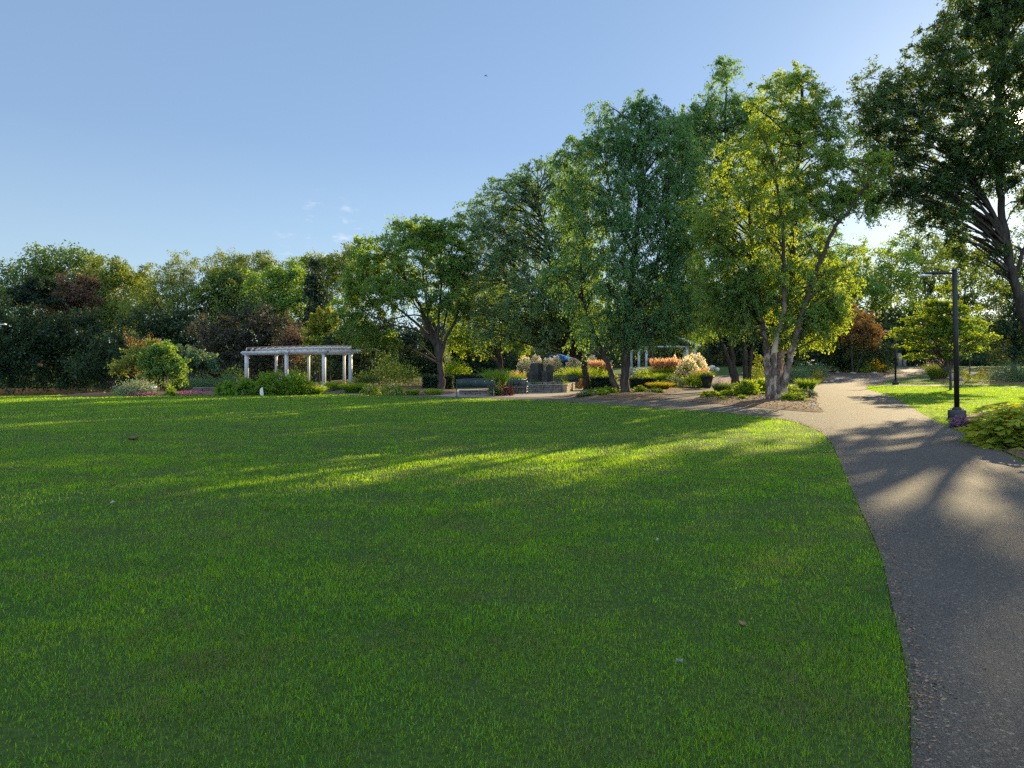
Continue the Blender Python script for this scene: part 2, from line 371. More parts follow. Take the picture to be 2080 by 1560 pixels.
# ------------------------------------------------------------------ grass blades
def grassmat():
    m, nt, nd, lk = newmat('grass_blade')
    a = nd.new('ShaderNodeAttribute'); a.attribute_name = 'tint'
    t = nd.new('ShaderNodeTexCoord'); v = t.outputs['Object']
    p1 = ramp(nt, noise(nt, 1.1, 7, .78, v), .38, .62); p2 = ramp(nt, noise(nt, 1.0, 7, .78, v), .49, .60)
    mp = nd.new('ShaderNodeMapping'); mp.inputs['Rotation'].default_value = (0, 0, R(28)); mp.inputs['Scale'].default_value = (.35, 1.5, 1); lk.new(v, mp.inputs[0])
    p3 = ramp(nt, noise(nt, .8, 3, .5, mp.outputs[0]), .4, .6)
    c = mixc(nt, p1, (.016, .088, .019), (.050, .166, .027)); c = mixc(nt, p3, c, (.054, .160, .027))
    c = mixc(nt, ramp(nt, a.outputs['Fac'], .24, .0), c, (.016, .070, .015)); c = mixc(nt, ramp(nt, a.outputs['Fac'], .45, 1.0), c, (.100, .265, .046))
    dry = nd.new('ShaderNodeMath'); dry.operation = 'MULTIPLY'; lk.new(p2, dry.inputs[0]); lk.new(ramp(nt, a.outputs['Fac'], .30, .6), dry.inputs[1])
    gc = c; c = mixc(nt, dry.outputs[0], c, (.20, .185, .085))
    d = nd.new('ShaderNodeBsdfDiffuse'); lk.new(c, d.inputs[0])
    tr = nd.new('ShaderNodeBsdfTranslucent'); tc = nd.new('ShaderNodeVectorMath'); tc.operation = 'MULTIPLY'; lk.new(gc, tc.inputs[0]); tc.inputs[1].default_value = (7.0, 3.7, .10); lk.new(mixc(nt, dry.outputs[0], tc.outputs[0], (.26, .24, .06)), tr.inputs[0])
    g = N(nt, 'ShaderNodeBsdfGlossy', Roughness=.4)
    m1 = N(nt, 'ShaderNodeMixShader'); m1.inputs[0].default_value = .6; lk.new(d.outputs[0], m1.inputs[1]); lk.new(tr.outputs[0], m1.inputs[2])
    m2 = N(nt, 'ShaderNodeMixShader'); m2.inputs[0].default_value = .015; lk.new(m1.outputs[0], m2.inputs[1]); lk.new(g.outputs[0], m2.inputs[2])
    o = nd.new('ShaderNodeOutputMaterial'); lk.new(m2.outputs[0], o.inputs[0]); return m
M_GRASS = grassmat()
def grass():
    rng = np.random.default_rng(3); VV, TT = [], []; FA = []; n0 = 0
    #        y0   y1    dens  height width
    bands = [(2.0, 4.2, 9500, .034, .0032), (4.2, 7, 5200, .036, .0042), (7, 12, 2600, .038, .0066), (12, 20, 1050, .042, .0110), (20, 31, 560, .046, .0195), (31, 44, 300, .05, .031), (44, 58, 130, .055, .05)]
    for y0, y1, dens, hh, ww in bands:
        xm = .80*y1+2.6; nt_ = int(7*(y1-y0)*2*xm) if y1 <= 12 else 0; tx, ty = rng.uniform(-xm, xm, nt_), rng.uniform(y0, y1, nt_)
        n = int(dens*(y1-y0)*2*xm)
        x = rng.uniform(-xm, xm, n); y = rng.uniform(y0, y1, n)
        # coarser tufts stand among the fine blades
        nb = 26; ta = np.repeat(rng.uniform(.02, .06, nt_), nb); x = np.concatenate([x, np.repeat(tx, nb)+rng.normal(size=nt_*nb)*ta]); y = np.concatenate([y, np.repeat(ty, nb)+rng.normal(size=nt_*nb)*ta]); big = np.concatenate([np.ones(n), np.full(nt_*nb, 1.3)])
        k = (x > -.80*y-1.4) & (x < .80*y+2.6)
        x, y, big = x[k], y[k], big[k]
        # blade ends lap a little over the path's edge
        jx, jy = x+rng.normal(0, .018, len(x)), y+rng.normal(0, .018, len(x)); out = inpoly(PATH, jx, jy); ok = ~out
        for b in BP.values(): ok &= ~inpoly(b, x, y)
        ok &= ~inpoly(PLAZA, x, y)
        # uneven turf: thin spots
        dn = .58+.24*np.sin(x*1.7+np.sin(y*1.3)*2)*np.sin(y*2.1+np.cos(x*.9)*2)+.2*np.sin(x*4.1+2*np.sin(y*3.7))*np.sin(y*5.3+2*np.cos(x*3.1))+.16*np.sin(x*11+3*np.sin(y*7))*np.sin(y*13+2*np.cos(x*9))
        ok &= rng.random(len(x)) < dn+.08
        # beyond the front lawn's far edge only the lawn on the east side goes on
        x, y, big = x[ok], y[ok], big[ok]; n = len(x)
        h = big*hh*rng.uniform(.55, 1.35, n)*(.6+.5*np.clip(dn[ok], .3, 1.1)); w_ = ww*rng.uniform(.6, 1.3, n)*big**.7
        th = rng.uniform(0, 2*np.pi, n); ln = rng.uniform(.15, 1.0, n)*h
        z = H(x, y); b = np.stack([x, y, z-.004], 1)
        s = np.stack([np.cos(th), np.sin(th), 0*th], 1)*w_[:, None]*.5; la = th+np.pi/2+rng.normal(0, .6, n)
        L = np.stack([np.cos(la)*ln, np.sin(la)*ln, 0*th], 1); up = np.array([0, 0, 1.])
        mid = b+L*.35+up*h[:, None]*.6; tip = b+L+up*h[:, None]
        t = np.clip(rng.random(n)*.85+(big-1)*.45, 0, 1)
        if y1 <= 12:
            V = np.stack([b-s, b+s, mid+s*.8, mid-s*.8, tip], 1).reshape(-1, 3); i = n0+np.arange(n)*5
            FA.append((np.stack([i, i+1, i+2, i+3], 1), np.stack([i+3, i+2, i+4], 1))); TT.append(np.repeat(t, 5)); n0 += 5*n
        else:
            V = np.stack([b-s, b+s, tip], 1).reshape(-1, 3); i = n0+np.arange(n)*3
            FA.append((np.zeros((0, 4), int), np.stack([i, i+1, i+2], 1))); TT.append(np.repeat(t, 3)); n0 += 3*n
        VV.append(V)
    me = npmesh('grass', np.concatenate(VV), [np.concatenate([f[0] for f in FA]), np.concatenate([f[1] for f in FA])], np.concatenate(TT))
    link('grass', me, M_GRASS, None, False, kind='stuff', label='short mown grass blades of the lawn, some patches dry', category='grass')
if GRASS: grass()
# ------------------------------------------------------------------ trees
M_BARK = mat('bark_dark', (.030, .024, .020), (.085, .068, .055), 6, .95, .1, bump=.8, bscale=25, stretch=(1, 1, .25))
M_BARKG = mat('bark_grey', (.060, .050, .042), (.13, .11, .09), 6, .95, .1, bump=.8, bscale=25, stretch=(1, 1, .3))
M_PINEB = mat('bark_pine', (.16, .075, .035), (.30, .15, .07), 5, .95, .1, bump=.8, bscale=20, stretch=(1, 1, .3))
def birchbark():
    m, nt, nd, lk = newmat('bark_birch'); t = nd.new('ShaderNodeTexCoord'); v = t.outputs['Object']
    mp = nd.new('ShaderNodeMapping'); mp.inputs['Scale'].default_value = (1, 1, .55); lk.new(v, mp.inputs[0])
    a = ramp(nt, noise(nt, 3.2, 4, .6, mp.outputs[0]), .47, .56); b = ramp(nt, noise(nt, 7.5, 5, .7, mp.outputs[0]), .42, .6)
    mp2 = nd.new('ShaderNodeMapping'); mp2.inputs['Scale'].default_value = (1, 1, 9); lk.new(v, mp2.inputs[0])
    e = ramp(nt, noise(nt, 5, 3, .6, mp2.outputs[0]), .58, .7)
    c = mixc(nt, b, (.10, .070, .052), (.22, .165, .13)); c = mixc(nt, a, c, (.46, .34, .27)); c = mixc(nt, e, c, (.05, .038, .03))
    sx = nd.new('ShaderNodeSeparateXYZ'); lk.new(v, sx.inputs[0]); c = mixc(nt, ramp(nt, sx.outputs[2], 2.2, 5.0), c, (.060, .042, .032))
    p = N(nt, 'ShaderNodeBsdfPrincipled', Roughness=.9); p.inputs['Specular IOR Level'].default_value = .15; lk.new(c, p.inputs['Base Color'])
    bp = N(nt, 'ShaderNodeBump', Strength=.8, Distance=.03); lk.new(noise(nt, 9, 5, .7, mp.outputs[0]), bp.inputs['Height']); lk.new(bp.outputs[0], p.inputs['Normal'])
    o = nd.new('ShaderNodeOutputMaterial'); lk.new(p.outputs[0], o.inputs[0]); return m
M_BIRCH = birchbark()
LF = {
 'birch': leafmat('leaf_birch', (0.060, 0.155, 0.067), (0.118, 0.252, 0.097), (0.264, 0.432, 0.030), .48),
 'birch_light': leafmat('leaf_birch_light', (0.060, 0.144, 0.046), (0.123, 0.232, 0.063), (0.432, 0.552, 0.022), .52),
 'elm': leafmat('leaf_elm', (0.060, 0.143, 0.044), (0.122, 0.236, 0.062), (0.312, 0.456, 0.024), .48),
 'grey': leafmat('leaf_greygreen', (0.072, 0.153, 0.078), (0.144, 0.254, 0.122), (0.264, 0.408, 0.036), .46),
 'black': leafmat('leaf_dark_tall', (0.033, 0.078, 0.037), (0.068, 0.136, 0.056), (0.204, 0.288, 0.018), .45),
 'locust': leafmat('leaf_locust', (0.079, 0.164, 0.024), (0.158, 0.260, 0.036), (.33, .43, .015), .55),
 'mid': leafmat('leaf_mid', (0.053, 0.113, 0.044), (0.108, 0.187, 0.063), (.20, .28, .02), .42),
 'yell': leafmat('leaf_yellowgreen', (0.099, 0.170, 0.040), (0.198, 0.279, 0.060), (.30, .32, .02), .45),
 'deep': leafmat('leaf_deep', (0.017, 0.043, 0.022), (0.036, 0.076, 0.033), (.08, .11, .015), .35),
 'needle': leafmat('needle', (.014, .034, .022), (.034, .062, .034), (.06, .09, .02), .25),
 'purple': leafmat('leaf_purple', (.030, .038, .030), (.066, .066, .050), (.13, .12, .04), .35),
 'brown': leafmat('leaf_brown', (.080, .058, .042), (.150, .100, .070), (.18, .11, .04), .35),
 'orange': leafmat('leaf_orange', (.115, .078, .034), (.210, .125, .048), (.28, .15, .03), .45),
 'gold': leafmat('leaf_gold', (0.132, 0.162, 0.022), (0.312, 0.284, 0.028), (.45, .36, .01), .5),
 'arbor': leafmat('leaf_arborvitae', (.060, .140, .022), (.150, .220, .032), (.30, .36, .015), .42),
 'sumac': leafmat('leaf_sumac', (.14, .23, .03), (.28, .31, .035), (.48, .50, .02), .45),
 'lime': leafmat('leaf_lime', (.085, .185, .022), (.175, .270, .034), (.36, .47, .015), .52),
 'blue': leafmat('leaf_bluegreen', (0.060, 0.128, 0.066), (0.114, 0.203, 0.094), (.16, .24, .06), .4),
 'fresh': leafmat('leaf_fresh', (0.054, 0.155, 0.020), (0.120, 0.257, 0.033), (.30, .40, .015), .5),
 'burg': leafmat('leaf_burgundy', (.045, .018, .018), (.100, .036, .032), (.10, .03, .025), .45),
 'silver': leafmat('leaf_variegated', (0.132, 0.182, 0.094), (0.360, 0.405, 0.220), (.24, .28, .12), .4),
 'cream': leafmat('bloom_cream', (.62, .56, .40), (.78, .71, .53), (.92, .78, .50), .6),
 'plume': leafmat('plume_tan', (.42, .24, .12), (.60, .40, .22), (.70, .40, .20), .55),
 'pink': leafmat('bloom_pink', (.30, .07, .16), (.42, .18, .27), (.40, .10, .20), .4),
 'rose': leafmat('bloom_rose', (.42, .24, .25), (.60, .42, .40), (.55, .34, .32), .4),
 'mauve': leafmat('bloom_mauve', (.16, .09, .14), (.28, .17, .24), (.24, .12, .18), .4),
 'yellow': leafmat('bloom_yellow', (.50, .26, .03), (.65, .42, .05), (.6, .4, .03), .4),
}
def ball(n, rng): return unit(rng.normal(size=(n, 3)))
def tree(name, label, Y, stems, blobs, leaf, L, n, bark=M_BARK, cat='tree', cs=(.7, 1.3), K=7, droop=.25, up=.25, hang=.2, limbs=True, W=.55, r0=.16, seed=0, group=None, shell=2.6, dk=.85, twig=True, out=.9, flat=1.0, base=None, parts=True, one_trunk=True, holes=()):
    """stems: list of (base radius, top radius, [(px,py[,dy])...]); blobs: (px,py,rx,ry[,dy[,weight]]) ellipses of crown seen in the photo, each at depth Y+dy with real depth of its own"""
    rng = np.random.default_rng(abs(hash_(label))+seed)
    jit = .11
    if Y < 60: L, n, cs, K, jit = L*.98, n*1.05, (cs[0]*.72, cs[1]*.72), K+1, .075
    sts = []
    for ra, rb, pts in stems:
        w_ = np.array([P(p[0], p[1], Y+(p[2] if len(p) > 2 else 0)) for p in pts]); g0 = gz(w_[0, 0], w_[0, 1]); w_[0, 2] = g0-.08 if w_[0, 2]-g0 < .9 else w_[0, 2]
        c = spline(w_, 6); c[1:-1] += rng.normal(size=(len(c)-2, 3))*ra*.12
        sts.append((c, np.linspace(0, 1, len(c))**.8*(rb-ra)+ra))
    b0 = sts[0][0][0].copy(); b0[2] = gz(b0[0], b0[1])
    T = thing(name, label, cat, b0, 0, group)
    # crown clumps
    sc = Y/F; tot = sum(b[2]*b[3]*(b[5] if len(b) > 5 else 1) for b in blobs)
    area = tot*math.pi*sc*sc; mean_s = (cs[0]+cs[1])/2
    C, SZ, BC = [], [], []
    nclump = max(len(blobs)*2, int(CLUMPF*area/(mean_s**2)))
    for b in blobs:
        dy = b[4] if len(b) > 4 else 0; wt = b[5] if len(b) > 5 else 1
        k = max(2, int(round(nclump*b[2]*b[3]*wt/tot))); c0 = P(b[0], b[1], Y+dy); f = (Y+dy)/F
        rr = np.array([b[2]*f, (b[2]+b[3])/2*f*dk, b[3]*f]); s = rng.uniform(cs[0], cs[1], k)
        u = ball(k, rng)*(rng.random(k)**(1/shell)*np.where(rng.random(k) < .22, rng.uniform(1, 1.28, k), 1))[:, None]
        C.append(c0+u*np.maximum(rr*1.22-s[:, None]*.25, rr*.5)); SZ.append(s); BC.append(np.repeat(c0[None]-[[0, 0, rr[2]*.4]], k, 0))
    C = np.concatenate(C); SZ = np.concatenate(SZ); BC = np.concatenate(BC)
    if base is not None: C[:, 2] = np.maximum(C[:, 2], base)
    for hx, hy, hrx, hry, pr in holes:
        qx, qy = CX+C[:, 0]/C[:, 1]*F, HY-(C[:, 2]-EYE)/C[:, 1]*F
        kp = ~((((qx-hx)/hrx)**2+((qy-hy)/hry)**2 < 1) & (rng.random(len(C)) < pr)); C, SZ, BC = C[kp], SZ[kp], BC[kp]
    k = len(C); M = max(3, int(n/(k*K)))
    axis = unit(C-BC)
    D = unit(rng.normal(size=(k, K, 3))*[1, 1, flat]+axis[:, None]*out+np.array([0, 0, up]))
    tl = SZ[:, None]*rng.uniform(.55, 1.15, (k, K))
    # twigs carry leaves
    t = rng.random((k, K, M))**.65
    pos = C[:, None, None]+D[:, :, None]*(tl[:, :, None]*t)[..., None]
    pos[..., 2] -= droop*SZ[:, None, None]*t*t*rng.uniform(.6, 1.5, (k, K, 1))
    pos = pos+rng.normal(size=pos.shape)*(SZ[:, None, None, None]*jit)
    pos = pos.reshape(-1, 3); dd = np.repeat(D.reshape(-1, 3), M, 0)*.6+rng.normal(size=pos.shape)*.75+np.array([0, 0, -hang*2.2])
    gl = np.array([gz(b0[0], b0[1])+.05]); pos[:, 2] = np.maximum(pos[:, 2], gl)
    tint = np.repeat(np.repeat(rng.uniform(.1, .75, k), K*M).reshape(-1), 1)+rng.normal(0, .22, len(pos))
    lv = Leaves(); lv.add(pos, dd, L*rng.uniform(.65, 1.3, len(pos)), L*(W+.05)*rng.uniform(.8, 1.2, len(pos)), tint, rng, side=rng.normal(size=pos.shape)*.75+np.array([0, 0, 1.1]))
    lv.build('crown', LF[leaf], T, b0)
    # trunks and limbs
    mb = MB()
    if not one_trunk:
        for c, r in sts:
            m1 = MB(); m1.tube(c-b0, r, 10); m1.build('trunk', bark, T, True)
    else:
        for c, r in sts: mb.tube(c-b0, r, 9 if Y < 60 else 6)
    if limbs:
        sp = np.concatenate([c for c, r in sts]); sr = np.concatenate([r for c, r in sts])
        ng = max(3, k//5); gi = rng.choice(k, ng, False)
        own = np.argmin(((C[:, None]-C[None, gi])**2).sum(2), 1)
        lm = MB() if twig else mb
        for g in range(ng):
            gc = C[own == g].mean(0) if (own == g).any() else C[gi[g]]
            dv = sp-gc; hd = np.hypot(dv[:, 0], dv[:, 1]); cost = np.linalg.norm(dv, axis=1)+2.2*np.maximum(0, sp[:, 2]-(gc[2]-.45*hd)); cost[sp[:, 2] < b0[2]+.12*(C[:, 2].max()-b0[2])] += 6
            cost = cost*rng.uniform(.72, 1.28, len(cost)); j = int(np.argmin(cost)); p0 = sp[j]; ln = np.linalg.norm(gc-p0); md = p0*.5+gc*.5+np.array([0, 0, .10*ln])+rng.normal(size=3)*ln*.06
            cv = spline([p0, md, gc], 4); ra = min(sr[j]*.6, .018+.012*ln, .075)
            lm.tube(cv-b0, np.linspace(ra, .012+.002*sc*40, len(cv)), 5, False)
            if twig:
                for i in np.where(own == g)[0]:
                    q0 = cv[rng.integers(3, len(cv))]; l2 = np.linalg.norm(C[i]-q0)
                    if l2 > .15: lm.tube(np.array([q0, (q0+C[i])/2+[0, 0, .08*l2], C[i]])-b0, [.014, .011, .007], 3, False)
        if twig and Y < 48:
            # fine twigs as slim three-sided rods
            a = np.repeat(C, K, 0); e = (C[:, None]+D*tl[..., None]*.85); e[..., 2] -= droop*SZ[:, None]*.7; e = e.reshape(-1, 3)
            for p, q_ in zip(a[::2], e[::2]): lm.tube(np.array([p, q_])-b0, [.007, .003], 3, False)
        if lm.V and lm is not mb:
            lm.build('branches' if not one_trunk else 'limbs', bark if bark is not M_BIRCH else M_BARK, T, True)
    if one_trunk: mb.build('trunk', bark, T, True)
    return T
def hash_(s):
    h = 0
    for ch in s: h = (h*131+ord(ch)) % 1000003
    return h

LOW = [(1250, 760, 330, 72, 1)]      # head room kept clear over the garden
# --- near row, from the pergola to the path
tree('elm_tree', 'broad dome-shaped tree beside the white pergola, many upright limbs showing under its canopy', 42,
     [(.26, .06, [(898, 794), (895, 762), (893, 735), (880, 690), (862, 640), (835, 590), (810, 540)]),
      (.15, .04, [(893, 735), (905, 690), (925, 650), (940, 600)]), (.14, .04, [(894, 740), (890, 680), (893, 620), (900, 540)]),
      (.12, .03, [(885, 700), (850, 660), (800, 620), (765, 590)]), (.12, .03, [(880, 690), (868, 630), (860, 560), (858, 500)]), (.10, .03, [(896, 720), (880, 670), (850, 640), (790, 650)]), (.09, .03, [(893, 730), (900, 670), (915, 610), (930, 560)]), (.09, .03, [(888, 705), (866, 650), (838, 610), (820, 560)]), (.08, .03, [(886, 700), (850, 672), (800, 660), (750, 640)])],
     [(840, 520, 95, 58), (900, 500, 50, 50), (775, 560, 75, 50), (740, 600, 52, 45), (725, 650, 40, 38), (860, 470, 60, 28), (745, 520, 38, 36, 1), (925, 590, 35, 60), (905, 625, 36, 24), (765, 685, 40, 20, 1), (800, 590, 60, 30, -2)],
     'elm', .15, 60000, cs=(.7, 1.35), droop=.35, up=.1, flat=.6, dk=1.0)
tree('elm_tree', 'vase-shaped tree with sunlit leaves standing behind the metal benches', 52,
     [(.27, .07, [(1018, 770), (1016, 740), (1012, 712), (1000, 680), (975, 650), (950, 630)]), (.17, .05, [(1013, 715), (1020, 680), (1035, 640), (1040, 590)]), (.15, .05, [(1012, 720), (1005, 670), (1008, 620), (1000, 560)])],
     [(955, 690, 42, 28), (1010, 640, 50, 40), (1062, 672, 38, 30), (1000, 590, 60, 50), (930, 650, 30, 40), (985, 705, 28, 14), (1045, 700, 30, 16)], 'locust', .16, 26000, cs=(.7, 1.3), flat=.6)
tree('river_birch', 'grey-green leafy tree with one straight dark trunk beside the stone planter', 43,
     [(.24, .08, [(1192, 793), (1190, 765), (1186, 735), (1181, 700), (1168, 640), (1140, 560), (1110, 480), (1088, 400)]), (.09, .03, [(1183, 715), (1165, 680), (1130, 640), (1075, 600)]), (.12, .04, [(1181, 700), (1184, 620), (1170, 520), (1150, 420)])],
     [(1085, 420, 72, 78), (1022, 455, 58, 75), (1100, 560, 110, 85), (1000, 560, 62, 80), (1060, 645, 105, 48), (958, 630, 34, 50), (1150, 680, 62, 42), (1100, 355, 45, 32), (1175, 450, 42, 90), (1030, 395, 45, 40), (975, 500, 35, 60), (1120, 620, 80, 60, -3), (1010, 685, 40, 20, -1), (1200, 600, 50, 70), (945, 560, 30, 50), (1150, 360, 40, 50), (1145, 520, 50, 60), (960, 440, 26, 40)],
     'grey', .13, 110000, cs=(.6, 1.2), droop=.6, up=0, hang=.5, holes=LOW)
tree('river_birch', 'tall birch with drooping leaves, one upright and one leaning dark trunk from one base', 37,
     [(.20, .05, [(1256, 803), (1245, 770), (1232, 735), (1208, 680), (1188, 620), (1180, 560), (1190, 470)]), (.27, .06, [(1270, 804), (1271, 740), (1275, 640), (1288, 520), (1302, 380), (1302, 280), (1300, 220)]),
      (.09, .03, [(1275, 640), (1320, 560), (1350, 480), (1365, 400)]), (.08, .03, [(1288, 520), (1250, 440), (1230, 340)])],
     [(1262, 262, 58, 58), (1305, 225, 36, 34), (1225, 305, 66, 46), (1168, 292, 34, 20), (1335, 320, 75, 85), (1240, 395, 75, 65), (1195, 470, 60, 75), (1300, 470, 80, 75), (1230, 570, 88, 65), (1330, 590, 85, 60), (1370, 430, 48, 105), (1250, 655, 78, 32), (1385, 520, 40, 60), (1340, 650, 60, 36), (1220, 680, 50, 26), (1400, 620, 40, 40), (1140, 320, 26, 20), (1160, 380, 40, 40), (1150, 560, 40, 50), (1390, 330, 36, 60), (1360, 260, 40, 40), (1300, 690, 60, 22)],
     'birch', .115, 135000, cs=(.55, 1.15), droop=.9, up=-.1, hang=.9, bark=M_BARK, one_trunk=False, holes=LOW)
tree('river_birch', 'tall birch of three slim dark trunks behind the island bed', 43,
     [(.20, .04, [(1494, 784), (1484, 745), (1468, 700), (1450, 640), (1438, 580), (1420, 480)]), (.21, .04, [(1500, 784), (1488, 730), (1480, 660), (1476, 520), (1472, 330), (1476, 150)]), (.20, .04, [(1515, 782), (1513, 720), (1508, 660), (1512, 560), (1530, 420)]), (.14, .04, [(1518, 782), (1528, 710), (1545, 650), (1560, 560)])],
     [(1476, 150, 26, 34), (1478, 212, 56, 46), (1428, 250, 52, 46), (1505, 300, 85, 75), (1425, 370, 66, 85), (1500, 440, 100, 75), (1450, 550, 92, 55), (1490, 630, 70, 34), (1400, 470, 44, 60), (1530, 235, 40, 40), (1400, 600, 50, 44), (1440, 660, 50, 24), (1590, 400, 50, 64), (1610, 490, 60, 56), (1640, 560, 50, 50), (1665, 500, 36, 44), (1600, 600, 50, 40), (1380, 300, 36, 50), (1410, 250, 36, 40), (1540, 560, 50, 60)],
     'birch', .125, 135000, cs=(.6, 1.2), droop=.6, up=0, hang=.6, one_trunk=False, holes=LOW)
tree('river_birch', 'river birch clump with peeling pinkish bark in the island bed by the path', 30,
     [(.21, .06, [(1566, 820, -.2), (1562, 770), (1557, 710), (1546, 640), (1532, 540), (1522, 420)]), (.23, .06, [(1578, 820), (1580, 770, .2), (1588, 715, .3), (1603, 620, .3), (1612, 500), (1620, 330), (1632, 150)]),
      (.19, .05, [(1588, 820, .2), (1594, 770, -.1), (1606, 720, -.4), (1625, 650, -.7), (1655, 560, -.9), (1692, 470, -.8), (1730, 420, -.6), (1785, 335, -.4)]), (.17, .05, [(1571, 820, -.4), (1571, 770, -.7), (1574, 700, -1), (1592, 620, -1.2), (1590, 480, -1), (1575, 350, -.8)]), (.15, .04, [(1582, 820, .4), (1584, 760, .8), (1575, 690, 1.3), (1560, 600, 1.6), (1500, 520, 1.8)])],
     [(1628, 165, 42, 38), (1600, 222, 76, 54), (1662, 255, 46, 62), (1580, 320, 105, 75), (1680, 360, 56, 56), (1555, 440, 125, 75), (1655, 480, 80, 70), (1520, 555, 108, 58), (1640, 590, 105, 55), (1560, 640, 115, 42), (1690, 590, 44, 44), (1648, 672, 46, 26), (1600, 690, 30, 20), (1500, 610, 60, 40), (1450, 590, 40, 30), (1660, 640, 50, 30), (1745, 395, 34, 34), (1782, 340, 28, 36), (1735, 435, 28, 36), (1700, 420, 30, 36), (1450, 480, 40, 50)],
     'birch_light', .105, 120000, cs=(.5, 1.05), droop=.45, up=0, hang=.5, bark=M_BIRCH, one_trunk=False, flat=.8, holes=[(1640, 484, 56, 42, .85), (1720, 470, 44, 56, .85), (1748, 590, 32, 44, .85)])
tree('young_tree', 'small dark-stemmed tree forking low in front of the white gazebo', 56,
     [(.15, .05, [(1331, 779), (1327, 740), (1320, 705), (1306, 670), (1295, 630)]), (.12, .04, [(1322, 705), (1340, 670), (1352, 640), (1350, 600)])],
     [(1330, 596, 46, 30), (1292, 612, 32, 26), (1356, 620, 30, 22)], 'elm', .16, 14000, cs=(.7, 1.2))
tree('young_tree', 'multi-stemmed tree with glowing yellow-green leaves behind the orange feather grass', 78,
     [(.15, .05, [(1370, 768), (1362, 735), (1352, 710), (1345, 670)]), (.17, .05, [(1376, 768), (1376, 720), (1374, 670), (1372, 610)]), (.12, .05, [(1384, 768), (1392, 720), (1396, 680), (1405, 630)])],
     [(1370, 640, 58, 46), (1402, 676, 42, 30), (1326, 638, 30, 26), (1412, 625, 36, 38), (1370, 690, 40, 20)], 'lime', .18, 20000, cs=(.7, 1.3))
# --- tall dark trees beside the path; most of the nearest stands outside the frame
tree('shade_tree', 'tall dark tree overhanging the path, the low sun shining through its crown', 37,
     [(.34, .10, [(2128, 800), (2104, 700), (2074, 625), (2052, 540), (2040, 460), (2030, 340), (2030, 200), (2040, 60)]), (.16, .04, [(2044, 500), (2010, 420), (1975, 360), (1915, 280), (1850, 220)]), (.16, .04, [(2032, 360), (1985, 240), (1940, 170), (1900, 110)]), (.26, .06, [(2104, 700), (2125, 560), (2150, 420), (2160, 200)]), (.12, .03, [(2060, 560), (2090, 480), (2110, 380), (2100, 250)])],
     [(1772, 215, 46, 52), (1802, 285, 74, 52), (1850, 215, 86, 72), (1905, 130, 62, 62), (1962, 60, 66, 66), (2045, 20, 78, 70), (1960, 180, 95, 72), (1900, 310, 105, 62), (2010, 300, 70, 80), (1800, 370, 62, 38), (1955, 375, 84, 40), (2045, 400, 60, 45), (2020, 250, 60, 60, -2), (2060, 330, 50, 60, 2), (2140, 150, 100, 120), (2155, 330, 100, 110), (1990, -60, 90, 60), (2120, -80, 120, 90), (2070, 120, 60, 50, -2), (2230, 250, 90, 120), (2050, 500, 50, 50, 2), (1985, 500, 50, 36, 0, .9), (2000, 450, 60, 40, -1, .8), (1925, 445, 46, 40, 0, .9), (1850, 400, 56, 34), (1795, 385, 40, 30), (1888, 440, 30, 32), (2060, 560, 40, 36, 1, .7)],
     'black', .14, 215000, cs=(.6, 1.25), droop=.3, up=.1, hang=.3, r0=.4, bark=M_BARK, holes=[(2004, 456, 46, 50, 1), (2054, 438, 34, 30, .95), (2066, 350, 18, 24, .6), (2030, 398, 22, 24, 1), (2058, 390, 18, 20, .9), (2074, 238, 25, 24, 1), (1872, -40, 62, 66, 1)])

# --- young trees of the east lawn
tree('young_tree', 'slender young tree with tiers of bright yellow-green leaves behind the nearer lamp post', 43,
     [(.085, .02, [(1931, 791), (1930, 750), (1928, 700), (1927, 650), (1925, 595)])],
     [(1926, 588, 18, 8), (1906, 614, 38, 7), (1948, 626, 34, 7), (1886, 648, 50, 7), (1962, 654, 40, 6), (1858, 680, 46, 10, -.5), (1990, 684, 34, 8), (1922, 676, 44, 12, -.5), (1880, 702, 46, 9), (1955, 706, 40, 8), (1864, 724, 26, 6), (1930, 722, 26, 6, -.6), (1840, 672, 24, 6), (1915, 632, 40, 14), (1905, 660, 50, 12)],
     'lime', .13, 13000, cs=(.26, .46), flat=.15, up=-.05, droop=.1, dk=1.1, bark=M_BARKG, shell=2)
tree('young_tree', 'small thin-trunked tree further back on the lawn beyond the blue-green shrubs', 62,
     [(.07, .02, [(1970, 757), (1970, 735), (1969, 705), (1968, 670)])], [(1968, 690, 26, 24), (1972, 665, 20, 20), (1962, 705, 22, 10)], 'elm', .16, 4000, cs=(.5, .9), bark=M_BARKG)
tree('smoke_tree', 'rounded tree with rust-orange leaves on its upper side near the path bend', 74,
     [(.12, .05, [(1732, 760), (1730, 720), (1725, 680)]), (.10, .04, [(1738, 760), (1750, 720), (1760, 690)])],
     [(1715, 640, 26, 22), (1738, 655, 38, 24), (1752, 680, 36, 22), (1725, 670, 40, 24)], 'orange', .22, 9000, cs=(.6, 1.1))
tree('dark_shrub_tree', 'dark green bushy tree filling the space below the rust-orange crown', 76,
     [(.12, .05, [(1715, 760), (1712, 720), (1705, 690)])], [(1690, 705, 48, 34), (1740, 715, 48, 28), (1650, 715, 40, 28), (1785, 722, 34, 22)], 'deep', .24, 12000, cs=(.8, 1.4))

